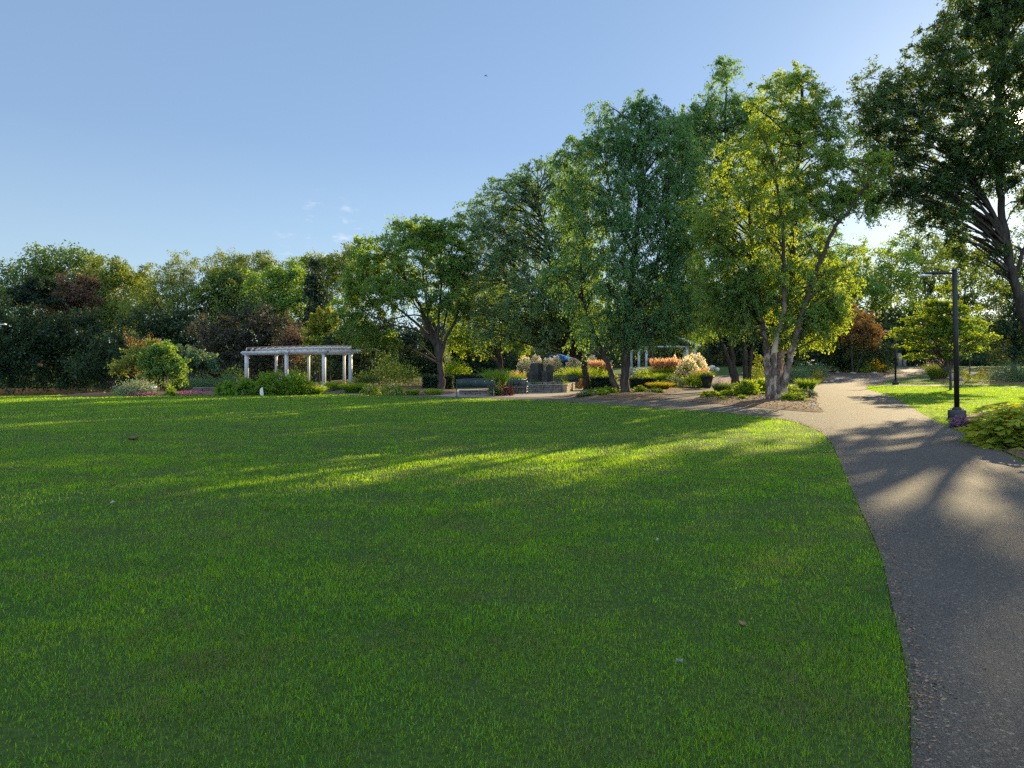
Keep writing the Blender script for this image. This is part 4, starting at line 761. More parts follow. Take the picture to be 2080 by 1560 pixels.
# lime and yellow-green borders, west to east
B = [
 # name, label, px, top, bot, w, leaf, n, L, style, Y, flowers
 ('coneflower', 'low yellow-green clump at the far west corner of the flower bed', 246, 798, 804, 28, 'lime', 400, .11, 'bush', None, None),
 ('dogwood_shrub', 'rounded shrub of white-edged leaves below the orange-tipped young tree', 275, 777, 803.5, 70, 'silver', 2600, .11, 'bush', None, None),
 ('petunia', 'low drift of magenta flowers under the white-edged shrub', 288, 799, 804, 46, 'fresh', 400, .07, 'mat', None, ('pink', 260, .07, 'open')),
 ('yellow_shrub', 'small yellow-leaved shrub to the east of the orange-tipped tree', 366, 762, 0, 42, 'gold', 1300, .13, 'bush', 52, None),
 ('privet_shrub', 'dark green rounded shrub in front of the small yellow-leaved one', 362, 771, 803, 36, 'mid', 1500, .10, 'bush', 40, None),
 ('groundcover', 'bright green low clump at the foot of the young tree', 348, 789, 803.5, 26, 'fresh', 500, .1, 'bush', None, None),
 ('willow_shrub', 'long grey-green willow shrub bordering the bed toward the pergola, west half', 412, 769, 0, 66, 'blue', 3000, .10, 'bush', 46, None),
 ('willow_shrub', 'long grey-green willow shrub bordering the bed toward the pergola, east half', 466, 768, 0, 60, 'blue', 2800, .10, 'bush', 47, None),
 ('begonia', 'low drift of dusty pink flowers by the grey stone edging', 385, 796, 803, 60, 'mid', 400, .07, 'mat', None, ('pink', 200, .06, 'open')),
 ('canna', 'bright green upright broad-leaved clump left of the thick pergola post', 462, 780, 803, 36, 'fresh', 420, .26, 'column', None, None),
 ('canna', 'bright green upright broad-leaved clump at the foot of the thick pergola post', 498, 776, 803, 40, 'fresh', 480, .26, 'column', None, None),
 ('dark_shrub', 'dark shrub with a few yellow leaves behind the thick pergola post', 472, 742, 0, 52, 'mid', 1500, .14, 'bush', 54, None),
 ('hydrangea', 'big leafy green shrub before the middle pergola posts, some pale flower heads', 560, 756, 802, 62, 'fresh', 3000, .15, 'bush', None, ('rose', 14, .12, 'panicle')),
 ('hydrangea', 'big leafy bright green shrub right of the middle pergola posts', 602, 757, 802, 60, 'fresh', 2800, .15, 'bush', None, None),
 ('daylily', 'strappy green lily clump in front of the leafy shrubs', 590, 775, 802, 42, 'fresh', 700, .028, 'grass', None, None),
 ('daylily', 'strappy yellow-green lily clump next to the front pergola post', 632, 781, 801.5, 46, 'lime', 700, .028, 'grass', None, None),
 ('daylily', 'yellow-flecked lily clump to the east of the front pergola post', 688, 774, 793, 44, 'lime', 700, .028, 'grass', None, ('yellow', 20, .06, 'open')),
 ('daylily', 'green lily clump in the middle of the bed east of the pergola', 722, 776, 798, 48, 'fresh', 750, .028, 'grass', None, None),
 ('joe_pye_weed', 'tall clump with pale pink flower heads, western of the two', 758, 780, 802, 38, 'fresh', 700, .11, 'bush', None, ('rose', 46, .085, 'panicle')),
 ('joe_pye_weed', 'tall clump with pale pink flower heads, eastern of the two', 795, 781, 803, 42, 'fresh', 750, .11, 'bush', None, ('rose', 40, .085, 'panicle')),
 ('dark_shrub', 'broad dark green shrub beneath the low boughs of the dome-shaped tree', 800, 726, 0, 92, 'mid', 3600, .13, 'bush', 48, None),
 ('dark_shrub', 'dark low shrub just right of the last pergola post', 745, 757, 0, 46, 'mid', 1600, .12, 'bush', 47, None),
 ('daylily', 'sparse yellow-green lily tuft on the mulch left of the dome-shaped tree', 838, 789, 803, 26, 'lime', 260, .026, 'grass', None, None),
 ('daylily', 'yellow-green lily tuft at the foot of the dome-shaped tree', 880, 788, 803, 32, 'lime', 320, .026, 'grass', None, None),
 ('lilac_shrub', 'bright yellow-green shrub just east of the dome-shaped tree trunk', 926, 728, 0, 58, 'lime', 2600, .15, 'bush', 50, None),
 ('silver_shrub', 'pale silvery shrub seen between two trunks near the bright yellow-green shrub', 905, 690, 0, 24, 'silver', 900, .13, 'column', 56, None),
 ('fountain_grass', 'airy fountain grass in the planter between the two metal benches', 1008, 750, 0, 26, 'fresh', 700, .024, 'grass', 35.4, None),
 ('coleus', 'burgundy-leaved plant in the stone planter between the two metal benches', 1026, 776, 0, 30, 'burg', 700, .08, 'bush', 34.9, None),
 ('mixed_annual', 'brown-tinged leafy planter filling at the end of the nearest bench', 1006, 772, 0, 26, 'mid', 700, .08, 'bush', 34.8, ('plume', 30, .1, 'panicle')),
 ('daylily', 'orange and green spiky clump left of the shortest standing stone', 1052, 757, 0, 30, 'lime', 500, .024, 'grass', 46, ('plume', 30, .12, 'panicle')),
 ('spirea', 'green rounded shrub left of the standing stones behind the far bench', 1036, 752, 0, 34, 'fresh', 900, .1, 'bush', 50, None),
 ('dwarf_conifer', 'small dark green mound at the foot of the shortest standing stone', 1080, 773, 0, 20, 'mid', 700, .06, 'bush', 40.2, None),
 ('dwarf_conifer', 'small bright yellow-green mound in front of the tallest standing stone', 1096, 774, 0, 16, 'lime', 500, .06, 'bush', 40, None),
 ('dwarf_conifer', 'dark rounded mound on the raised bed right of the standing stones', 1132, 768, 0, 22, 'mid', 800, .06, 'bush', 40.6, None),
 ('sedum', 'bright yellow-green mound at the lit corner of the raised stone bed', 1147, 768, 0, 18, 'lime', 600, .07, 'bush', 40.6, None),
 ('lily_border', 'yellow and orange leafy border left of the small bench', 1140, 752, 0, 44, 'lime', 1300, .11, 'bush', 52, ('yellow', 30, .07, 'open')),
 ('lily_border', 'yellow-green leafy border behind the small bench', 1165, 752, 0, 40, 'lime', 1300, .11, 'bush', 51, ('yellow', 30, .07, 'open')),
 ('daylily', 'spiky yellow-green lily fans next to the straight dark trunk', 1176, 745, 0, 32, 'lime', 500, .03, 'grass', 48, None),
 ('orange_annual', 'orange-leaved plant at the foot of the straight dark trunk', 1182, 766, 0, 16, 'orange', 400, .09, 'bush', 45, None),
 ('lily_border', 'yellow-green border in front of the orange grass by the pavilion', 1214, 752, 0, 50, 'lime', 1700, .11, 'bush', 49, None),
 ('lily_border', 'yellow-green border just left of the leaning birch trunk', 1240, 756, 0, 30, 'lime', 900, .11, 'bush', 49, None),
 ('hosta', 'hosta clump at the foot of the straight dark trunk', 1212, 789, 807, 46, 'fresh', 300, .17, 'hosta', None, None),
 ('hosta', 'hosta clump on the mulch left of the leaning birch trunk', 1234, 787, 803, 40, 'fresh', 280, .17, 'hosta', None, None),
 ('hosta', 'hosta clump furthest left on the mulch in front of the trees', 1188, 795, 808, 26, 'blue', 170, .15, 'hosta', None, None),
 ('hosta', 'hosta clump just right of the upright birch trunk', 1298, 785, 800, 30, 'fresh', 260, .17, 'hosta', None, None),
 ('green_shrub', 'green leafy shrub with yellow top left of the small dark-stemmed tree', 1300, 753, 0, 40, 'lime', 1300, .12, 'bush', 50, None),
 ('green_shrub', 'mid-green shrub touching the trunk of the small dark-stemmed tree', 1316, 765, 0, 36, 'fresh', 1300, .11, 'bush', 46.5, None),
 ('fern_bed', 'light feathery clump behind the small dark-stemmed tree', 1322, 749, 0, 20, 'silver', 500, .11, 'grass', 56, None),
 ('hakone_grass', 'golden mop of arching grass beside the side path', 1340, 775, 793, 38, 'gold', 900, .024, 'grass', None, None),
 ('hosta', 'dark hosta with the golden mop grass just behind it', 1328, 788, 801, 34, 'mid', 220, .16, 'hosta', None, None),
 ('hosta', 'low yellow hosta by the side path between the golden grass and the variegated hostas', 1366, 778, 790, 20, 'gold', 160, .14, 'hosta', None, None),
 ('hosta', 'small hosta at the edge of the side path', 1380, 783, 790, 20, 'lime', 140, .13, 'hosta', None, None),
 ('hosta', 'wide variegated hosta, left one of the pair behind the golden grass', 1366, 766, 0, 46, 'silver', 360, .17, 'hosta', 46.0, None),
 ('hosta', 'wide variegated hosta, right one of the pair behind the golden grass', 1400, 765, 0, 44, 'lime', 380, .17, 'hosta', 46.4, None),
 ('green_shrub', 'bright green spiky clump under the orange feather grass', 1347, 757, 0, 30, 'fresh', 700, .024, 'grass', 50, None),
 ('green_shrub', 'dark green clump left of the multi-stemmed trunk base', 1363, 760, 0, 22, 'blue', 700, .09, 'bush', 50, None),
 ('fountain_grass', 'tan airy grass growing behind the dark urn', 1428, 752, 0, 24, 'yell', 600, .016, 'grass', 47.5, ('plume', 70, .25, 'plume')),
 ('groundcover', 'yellow-green leafy mound left of the dark urn', 1418, 765, 0, 26, 'lime', 600, .1, 'bush', 47, None),
 ('catmint', 'pale lavender spiky clump in front of the slim birch trunks', 1468, 776, 799, 30, 'mid', 600, .02, 'grass', None, ('rose', 60, .22, 'plume')),
 ('hosta', 'lime hosta drift at the west tip of the island bed', 1444, 795, 808, 40, 'lime', 300, .16, 'hosta', None, None),
 ('hosta', 'lime hosta drift in front of the lavender spiky clump', 1482, 793, 807, 44, 'lime', 320, .16, 'hosta', None, None),
 ('hosta', 'low green hosta on the mulch at the front of the island bed', 1506, 803, 815, 22, 'fresh', 140, .14, 'hosta', None, None),
 ('hosta', 'small yellow-green hosta left of the birch clump', 1470, 806, 815, 18, 'lime', 110, .12, 'hosta', None, None),
 ('ninebark_shrub', 'leafy yellow-green shrub left of the birch clump, larger of two', 1516, 774, 806, 46, 'lime', 1700, .13, 'bush', None, None),
 ('ninebark_shrub', 'leafy yellow-green shrub touching the birch clump trunks', 1545, 773, 803, 38, 'lime', 1500, .13, 'bush', None, None),
 ('tall_perennial', 'tall loose yellow-green perennial between the slim birches and the birch clump', 1540, 722, 0, 32, 'yell', 900, .12, 'column', 47, None),
 ('blue_shrub', 'blue-green shrub behind the tall loose perennial', 1538, 747, 0, 42, 'blue', 1100, .11, 'bush', 50, None),
 ('hosta', 'lime hosta right behind the birch clump trunks', 1606, 783, 804, 40, 'lime', 300, .17, 'hosta', None, None),
 ('hosta', 'lime hosta at the front right of the birch clump', 1612, 797, 817, 46, 'lime', 340, .17, 'hosta', None, None),
 ('hosta', 'yellow-green hosta nearest the main path in the island bed', 1640, 790, 808, 30, 'silver', 240, .15, 'hosta', None, None),
 ('iris', 'upright bright green iris clump by the path edge of the island bed', 1638, 768, 796, 28, 'fresh', 420, .026, 'grass', None, None),
 ('groundcover', 'white-flecked low plants around the far side of the island bed', 1596, 778, 790, 40, 'silver', 360, .1, 'mat', None, None),
 ('blue_shrub', 'low blue-green shrub mass beyond the birch clump, nearer one', 1610, 745, 0, 66, 'blue', 1900, .12, 'bush', 58, None),
 ('blue_shrub', 'low blue-green shrub mass beyond the birch clump, further one', 1650, 738, 0, 60, 'blue', 1700, .13, 'bush', 66, None),
 ('spirea', 'orange-green feathery shrub at the tip of the second bed', 1660, 751, 777, 32, 'gold', 800, .1, 'bush', None, None),
 ('dogwood_shrub', 'big sunlit yellow-green shrub in the bed at the path bend', 1742, 727, 758, 50, 'lime', 2200, .15, 'bush', None, None),
 ('dogwood_shrub', 'orange-tinged shrub at the right end of the bed at the path bend', 1778, 729, 757, 38, 'gold', 1600, .15, 'bush', None, None),
 ('dark_shrub', 'dark green shrub at the left end of the bed at the path bend', 1716, 731, 757, 32, 'mid', 1200, .14, 'bush', None, None),
 ('groundcover', 'low yellow-green plants just left of the far lamp post', 1803, 743, 757, 26, 'yell', 600, .12, 'bush', None, None),
 ('maiden_grass', 'tall pale grass with pinkish plumes behind the slender young tree', 1906, 738, 771, 36, 'yell', 700, .026, 'grass', None, ('rose', 40, .4, 'plume')),
 ('perennial', 'leafy clump with yellow flowers right behind the nearer lamp post', 1958, 752, 772, 24, 'fresh', 500, .1, 'bush', None, ('yellow', 30, .09, 'open')),
 ('perennial', 'rusty yellow flower clump between the young tree and the blue-green shrub', 1998, 750, 770, 26, 'gold', 500, .1, 'bush', None, ('yellow', 26, .09, 'open')),
 ('perennial', 'low yellow-green flower drift in the east bed', 1982, 758, 776, 46, 'lime', 600, .1, 'mat', None, ('yellow', 26, .07, 'open')),
 ('blue_shrub', 'big soft blue-green shrub in the east bed', 2044, 737, 778, 66, 'blue', 2600, .12, 'bush', None, None),
 ('blue_shrub', 'soft blue-green shrub cut off by the east edge of the photo', 2090, 739, 778, 50, 'blue', 2200, .12, 'bush', None, None),
 ('heuchera', 'purple flowering plant at the foot of the nearer lamp post', 1950, 846, 870, 27, 'mauve', 700, .07, 'bush', None, ('mauve', 60, .05, 'open')),
 ('heuchera', 'low dark purple plant between the lamp foot and the big lime shrub', 1976, 858, 880, 26, 'burg', 500, .06, 'bush', None, None),
]
for name, lab, px, top, bot, w, leaf, n, L, style, Y, fl in B:
    plant(name, lab, 'shrub' if style in ('bush', 'column') else ('ornamental grass' if style == 'grass' else 'garden plant'), px, top, bot, w, leaf, n, L, style, Y=Y, flowers=fl)

# the two young trees of the west bed
tree('young_tree', 'young tree with orange-tipped upright shoots over a leaning pale trunk', 41,
     [(.08, .02, [(306, 803), (300, 775), (293, 745), (290, 715)]), (.03, .01, [(293, 745), (275, 720), (262, 700)]), (.03, .01, [(292, 740), (312, 715), (318, 700)])],
     [(290, 725, 40, 20), (262, 742, 32, 12), (300, 712, 34, 16), (240, 752, 20, 8), (320, 725, 26, 16)], 'yell', .13, 7000, cs=(.4, .8), bark=M_PINEB, up=.5)
def shoots(label):
    rng = np.random.default_rng(4); T = [o for o in bpy.data.objects if o.get('label') == label][0]; o = np.array(T.location); lv = Leaves()
    for px, top in ((254, 677), (268, 684), (280, 690), (290, 690), (304, 678), (316, 688), (324, 690)):
        a, b = P(287+(px-287)*.6, 712, 41), P(px, top, 41); t = rng.random(60)[:, None]
        lv.add(a+(b-a)*t+rng.normal(size=(60, 3))*.07-o, (b-a)*.5+rng.normal(size=(60, 3)), .13, .06, rng.normal(.6, .25, 60), rng)
    lv.build('shoots', LF['orange'], T)
shoots('young tree with orange-tipped upright shoots over a leaning pale trunk')
tree('young_tree', 'young dark-trunked tree with glossy green leaves standing beside two stakes', 38.5,
     [(.09, .02, [(322, 804), (322, 780), (324, 750), (322, 725)])],
     [(335, 735, 36, 26), (318, 755, 34, 18), (352, 752, 24, 20), (330, 712, 28, 14), (310, 735, 28, 18)], 'elm', .14, 9000, cs=(.4, .8))
tree('weeping_conifer', 'low weeping conifer with a domed blue-green crown right of the orange-tipped tree', 50,
     [(.12, .04, [(385, 800), (385, 760), (375, 725), (380, 708)])],
     [(372, 712, 34, 12), (395, 722, 34, 14), (412, 735, 22, 12), (352, 718, 26, 14), (385, 735, 40, 8)], 'blue', .16, 8000, cs=(.5, .9), droop=.7, hang=.8, dk=1.0)

# big lime shrub with compound leaves at the path's east edge
def sumac(label, px, bot, w, top, seed, n=95):
    rng = np.random.default_rng(seed); x, y = G(px, bot); y += .4; g = gz(x, y); h = EYE-(top-HY)/F*y-g; rx = w/2*y/F
    T = thing('lime_shrub', label, 'shrub', (x, y, g), 0, 'big lime shrubs by the path'); lv = Leaves(); st = MB()
    for i in range(n):
        u = ball(1, rng)[0]; u[2] = abs(u[2]); r = rng.uniform(.55, 1.0); c = u*r*[rx, rx*.9, h*.95]; c[2] += .06
        a = math.atan2(u[1], u[0])+rng.normal()*.6; d = np.array([math.cos(a), math.sin(a), -.25+.3*u[2]]); d /= np.linalg.norm(d); ln = rng.uniform(.24, .4)
        side = np.cross(d, [0, 0, 1]); side /= np.linalg.norm(side); m = 3; tt = np.linspace(.3, .95, m)
        pos, dd = [], []
        for t in tt:
            b = c+d*ln*t-np.array([0, 0, .10*t*t])
            for s in (-1, 1): pos.append(b); dd.append(side*s*.9+d*.7-np.array([0, 0, .3]))
        pos.append(c+d*ln-np.array([0, 0, .1])); dd.append(d-np.array([0, 0, .35])); pos = np.array(pos); pos[:, 2] = np.maximum(pos[:, 2], .03)
        lv.add(pos, np.array(dd), rng.uniform(.17, .26), .10, np.full(len(pos), rng.uniform(.1, 1))+rng.normal(0, .1, len(pos)), rng, fold=.22, side=np.tile([0, 0, 1.], (len(pos), 1))+rng.normal(size=(len(pos), 3))*.35)
        if i % 4 == 0: st.tube([[c[0]*.1, c[1]*.1, 0], c*[.6, .6, .6], c], [.012, .009, .005], 4, False)
    lv.build('foliage', LF['sumac'], T); st.build('stems', M_BARKG, T)
sumac('big lime shrub with long drooping leaves between the lamp and the photo edge', 2072, 906, 88, 818, 1, 140)
sumac('big lime shrub with long drooping leaves crossing the photo edge beside the path', 2122, 917, 110, 790, 2, 170)
# ------------------------------------------------------------------ built things
M_WHITE = mat('white_paint', (.52, .53, .54), (.38, .38, .37), 2.5, .6, .35, bump=.1, bscale=30, lo=.45, hi=.8)
M_WWOOD = mat('weathered_wood', (.34, .27, .20), (.20, .155, .115), 4, .9, .15, bump=.5, bscale=30, stretch=(1, 1, 4))
M_BLACK = mat('black_metal', (.010, .010, .011), (.018, .018, .018), 6, .5, .3)
M_GREENM = mat('dark_green_metal', (.020, .042, .044), (.034, .060, .062), 5, .42, .5)
M_LENS = mat('lamp_lens', (.80, .80, .76), None, rough=.25, spec=.5)
M_CONC = mat('dark_concrete', (.035, .035, .036), (.060, .060, .060), 8, .7, .3, bump=.3, bscale=60)
M_BLUE = mat('blue_metal_roof', (.026, .17, .58), (.034, .20, .64), 1.5, .45, .5)
M_BASALT = mat('basalt', (.020, .019, .020), (.060, .052, .046), 3, .55, .4, bump=.5, bscale=18)
M_URN = mat('dark_glazed_pot', (.016, .018, .016), (.030, .032, .028), 8, .5, .5, bump=.3)
M_FENCE = mat('fence_wood', (.15, .080, .032), (.10, .055, .026), 2, .85, .15, stretch=(1, 1, 6))
M_DARKROOF = mat('grey_shingle', (.10, .10, .105), (.15, .15, .155), 6, .9, .2, bump=.4)
def stone(name, a, b, sc=2.2): return mat(name, a, b, sc, .9, .2, bump=.7, bscale=14)
M_STONE, M_STONE_SUNLIT, M_ROCK, M_PALE = stone('wall_stone', (.11, .10, .095), (.22, .19, .165), 2.6), stone('wall_stone_sunlit', (.24, .18, .13), (.40, .32, .24), 2.6), stone('boulder_stone', (.20, .195, .19), (.36, .34, .32)), stone('pale_stone', (.50, .47, .43), (.62, .60, .56))  # second wall stone is the first with sunlight painted into its colour

# white pergola on a curve
def pergola():
    x0, y0 = (600-CX)/F*49, 49.0; g = gz(x0, y0); o = np.array([x0, y0, g])
    T = thing('pergola', 'white curved garden pergola with square posts and weathered slats on top', 'pergola', o)
    post = lambda px, Y: np.array([(px-CX)/F*Y, Y, 0])-[x0, y0, 0]
    front = [post(501, 50.5), post(582, 47.2), post(658, 45.6), post(712, 45.2)]; rear = [post(500, 54.2), post(561, 53.6), post(627, 52.6), post(699, 51.6)]
    top = 2.42
    def ang(a): return a
    for ring in (front, rear):
        for i, p in enumerate(ring):
            if ring is rear and i == 0: continue
            a = ring[max(0, i-1)]; b = ring[min(3, i+1)]; rz = math.atan2(b[1]-a[1], b[0]-a[0])
            m = MB(); k_ = .235 if (ring is front and i == 0) else (.205 if ring is front else .16); m.box((p[0], p[1], top/2-.05), (k_, k_, top+.1), rz, bev=.015); m.box((p[0], p[1], .14), (k_+.06, k_+.06, .28), rz, bev=.015); m.box((p[0], p[1], top-.1), (k_+.06, k_+.06, .08), rz, bev=.01)
            m.build('post', M_WHITE, T)
    def beam(ring, k, z, ext, th=.05, hgt=.24, off=.15):
        a, b = ring[k], ring[k+1]; d = (b-a)/np.linalg.norm(b-a); nrm = np.array([-d[1], d[0], 0]); a2, b2 = a-d*ext[0], b+d*ext[1]; c = (a2+b2)/2; ln = np.linalg.norm(b2-a2); rz = math.atan2(d[1], d[0])
        m = MB()
        for s in (-1, 1):
            q = c+nrm*s*off; m.box((q[0], q[1], z+hgt/2), (ln, th, hgt), rz)
            for e, sg in ((a2, -1), (b2, 1)): w_ = e+nrm*s*off+d*sg*.06; m.box((w_[0], w_[1], z+hgt*.7), (.118, th*.94, hgt*.55), rz)
        m.build('beam', M_WHITE, T)
    for k in range(3):
        beam(front, k, top+.002*k-.05+(.03 if k == 1 else 0), (.25 if k == 0 else .42, .55 if k == 2 else .42), off=.155+.03*(k % 2))
        beam(rear, k, top+.002*k-.05+(.03 if k == 1 else 0), (.25 if k == 0 else .42, .5 if k == 2 else .42), off=.155+.03*(k % 2))
    # radial rafters, then purlin slats on top
    fr = spline(front, 12); rr = spline(rear, 12)
    for f_, r_ in list(zip(fr, rr))[::2]:
        d = unit(r_-f_); a, b = f_-d*.65, r_+d*.65; c = (a+b)/2; rz = math.atan2(d[1], d[0])
        m = MB(); m.box((c[0], c[1], top+.325), (np.linalg.norm(b-a), .05, .17), rz); m.build('rafter', M_WHITE, T)
    for t in np.linspace(-.06, 1.06, 10):
        pts = fr*(1-t)+rr*t; m = MB()
        for a, b in zip(pts[:-1], pts[1:]):
            c = (a+b)/2; m.box((c[0], c[1], top+.445), (np.linalg.norm(b-a)*1.0, .05, .06), math.atan2(b[1]-a[1], b[0]-a[0]))
        m.build('slat', M_WWOOD, T)
    return T
pergola()

def copy_tree(o, parent=None):
    c = o.copy(); COL.objects.link(c)
    if parent is not None: c.parent = parent
    for ch in list(o.children): copy_tree(ch, c)
    return c
# metal strap benches
def bench(label):
    T = thing('park_bench', label, 'bench', (0, 0, 0), 0, 'dark metal strap benches')
    L = 1.86; m = MB()
    for i in range(38):
        x = -L/2+.06+i*(L-.12)/37; m.tube([(x, .28, .44), (x, .31, .6), (x, .36, .82+.035*math.sin(math.pi*(i/37)))], .0185, 6)
    m.build('backrest', M_GREENM, T)
    r = MB(); xs = np.linspace(-L/2+.03, L/2-.03, 15); r.tube(np.stack([xs, xs*0+.365, .84+.04*np.sin(np.pi*(xs/L+.5))], 1), .02, 6); r.tube([(-L/2+.03, .285, .45), (L/2-.03, .285, .45)], .016, 6); r.build('back_rail', M_GREENM, T)
    s = MB()
    for i in range(30): x = -L/2+.06+i*(L-.12)/29; s.tube([(x, .26, .43), (x, 0, .42), (x, -.2, .435), (x, -.25, .40)], .021, 5)
    s.tube([(-L/2+.03, -.24, .41), (L/2-.03, -.24, .41)], .018, 6); s.build('seat', M_GREENM, T)
    for sx in (-1, 1):
        x = sx*(L/2-.02); e = MB()
        e.tube(spline([(x, .48, 0), (x, .36, .22), (x, .29, .42), (x, .37, .86)], 5), .024, 6); e.tube(spline([(x, -.3, 0), (x, -.22, .2), (x, -.25, .42), (x, -.24, .62)], 5), .024, 6)
        e.tube([(x, .29, .40), (x, -.24, .40)], .022, 6); e.tube([(x, .42, .12), (x, -.26, .12)], .015, 6)
        e.tube(spline([(x, .1, .13), (x, .16, .25), (x, .05, .32), (x, -.06, .24), (x, .02, .16)], 5), .013, 5); e.build('end_frame', M_GREENM, T)
        a = MB(); a.tube(spline([(x, .34, .66), (x, .05, .68), (x, -.24, .64), (x, -.31, .58)], 5), .024, 6); a.build('armrest', M_GREENM, T)
    return T
def place(o, x, y, rz, dz=0): o.location = (x, y, gz(x, y)+.02+dz); o.rotation_euler = (0, 0, rz); return o
b1 = bench('metal strap bench standing nearest the lawn, seen from behind'); x, y = G(964, 806.5); place(b1, x, y+.2, R(186))
b2 = copy_tree(b1); b2['label'] = 'metal strap bench between the planter and the raised stone bed'; x, y = G(1036, 803); place(b2, x+.03, y+1.5, R(172))
b3 = copy_tree(b1); b3['label'] = 'small-looking metal bench furthest back, right of the raised stone bed'; x, y = G(1156, 789); place(b3, x, y+.3, R(20))

# dry-laid stone walls
def wall(label, pts, h, th=.32, m=None, rows=3, name='stone_wall', cap=True, z0=0.0, fill=False):
    rng = np.random.default_rng(hash_(label)); pts = np.asarray(pts, float); o = np.array([pts[:, 0].mean(), pts[:, 1].mean(), gz(*pts.mean(0))+z0]); T = thing(name, label, 'stone wall', o); b = MB()
    for a, c in zip(pts[:-1], pts[1:]):
        d = (c-a)/np.linalg.norm(c-a); ln = np.linalg.norm(c-a); rz = math.atan2(d[1], d[0])
        for r in range(rows):
            s = 0.0
            while s < ln-.05:
                w_ = min(rng.uniform(.22, .62), ln-s); p = a+d*(s+w_/2); rh = h/rows
                b.box((p[0]-o[0], p[1]-o[1], rh*(r+.5)), (w_-.012, th*rng.uniform(.86, 1.0), rh-.008), rz+rng.normal()*.015, bev=.02); s += w_
    b.build('courses', m or M_STONE, T)
    if cap:
        k = MB()
        for a, c in zip(pts[:-1], pts[1:]):
            d = (c-a)/np.linalg.norm(c-a); ln = np.linalg.norm(c-a); n = max(1, int(ln/.8)); rz = math.atan2(d[1], d[0])
            for i in range(n): p = a+d*(i+.5)*ln/n; k.box((p[0]-o[0], p[1]-o[1], h+.032), (ln/n-.01, th*1.12, .06), rz, bev=.015)
        k.build('capstone', m or M_STONE, T)
    return T
g1 = lambda px, py: G(px, py)
wall('low stone kerb wall showing underneath the nearest metal bench', [g1(930, 805)+[0, .9], g1(1006, 805)+[0, .7]], .22, rows=2)
wall('low stone planter wall between the nearest bench and the second bench', [g1(1006, 804)+[0, .45], g1(1066, 798.5)+[0, .2]], .30, rows=2)
wall('grey shaded front wall of the raised stone bed below the standing stones', [g1(1071, 798.5), g1(1139, 798)], .42, rows=4)
wall('sunlit tan end wall of the raised stone bed', [g1(1139.5, 798)+[.2, .12], g1(1163, 792)], .42, rows=4, m=M_STONE_SUNLIT)
wall('sunlit stone wall beneath the small bench', [g1(1164, 788), g1(1186, 787)], .40, rows=4, m=M_STONE_SUNLIT)
wall('low grey stone edging in the bed west of the pergola', [g1(393, 799), g1(452, 798.5)], .26, rows=2)
# stepped pedestal and standing stones
def slab(label, px0, px1, top, bot, Y, dep, lean=0.0, rot=0.0, r=.12, m=None):
    rng = np.random.default_rng(hash_(label)); x, z0, z1 = ((px0+px1)/2-CX)/F*Y, EYE-(bot-HY)/F*Y, EYE-(top-HY)/F*Y; w_, h = (px1-px0)/F*Y, z1-z0
    o = np.array([x, Y, z0]); T = bmesh.new(); n = 7
    prof = [(-w_/2, 0), (-w_/2*.97, h*.5), (-w_/2*.95, h-r)]+[(-w_/2*.95+r*(1-math.cos(t)), h-r+r*math.sin(t)) for t in (.5, 1.05, 1.5)]+[(w_/2*.95-r*(1-math.cos(t)), h-r*.8+r*.8*math.sin(t)) for t in (1.5, 1.05, .5)]+[(w_/2*.95, h-r), (w_/2, h*.5), (w_/2*1.02, 0)]
    fr = [T.verts.new((a+rng.normal()*.012, -dep/2+rng.normal()*.01, b)) for a, b in prof]; bk = [T.verts.new((a+rng.normal()*.012, dep/2+rng.normal()*.01, b)) for a, b in prof]
    T.faces.new(fr); T.faces.new(bk[::-1])
    for i in range(len(prof)): j = (i+1) % len(prof); T.faces.new((fr[j], fr[i], bk[i], bk[j]))
    bmesh.ops.triangulate(T, faces=[f for f in T.faces if len(f.verts) > 4]); bmesh.ops.recalc_face_normals(T, faces=T.faces[:])
    bmesh.ops.bevel(T, geom=[e for e in T.edges if len(e.link_faces) == 2 and e.calc_face_angle(0) > .9], offset=.02, segments=2, affect='EDGES')
    me = bpy.data.meshes.new('standing_stone'); T.to_mesh(me); T.free()
    ob = link('standing_stone', me, m or M_BASALT, None, False, label=label, category='standing stone', group='dark standing stones on the raised bed'); ob.location = o; ob.rotation_euler = (0, 0, rot); return ob
slab('shortest dark standing stone at the left of the group', 1069.5, 1080, 756, 779, 41.6, .3, r=.05)
slab('tallest standing stone with a brown left flank', 1079, 1101, 737.5, 778, 42.4, .55, rot=R(-38), r=.16)
slab('low dark stone block between the two tall standing stones', 1100, 1112, 753.5, 778, 41.6, .34, r=.05)
slab('tall black standing stone with rounded top at the right of the group', 1108.5, 1123, 741.5, 778, 42.3, .3, r=.16)
def pedestal():
    x, y = G(1104, 797); y = 41.3; g = gz(x, y); T = thing('stone_pedestal', 'rough stone block pedestal carrying the standing stones', 'pedestal', (x, y, g)); b = MB(); rng = np.random.default_rng(5)
    for i in range(8):
        for r in range(2): b.box((-1.05+.30*i, rng.normal()*.03, .14+.28*r), (.28, 2.3, .27), rng.normal()*.01, bev=.03)
    b.build('blocks', M_STONE, T)
pedestal()

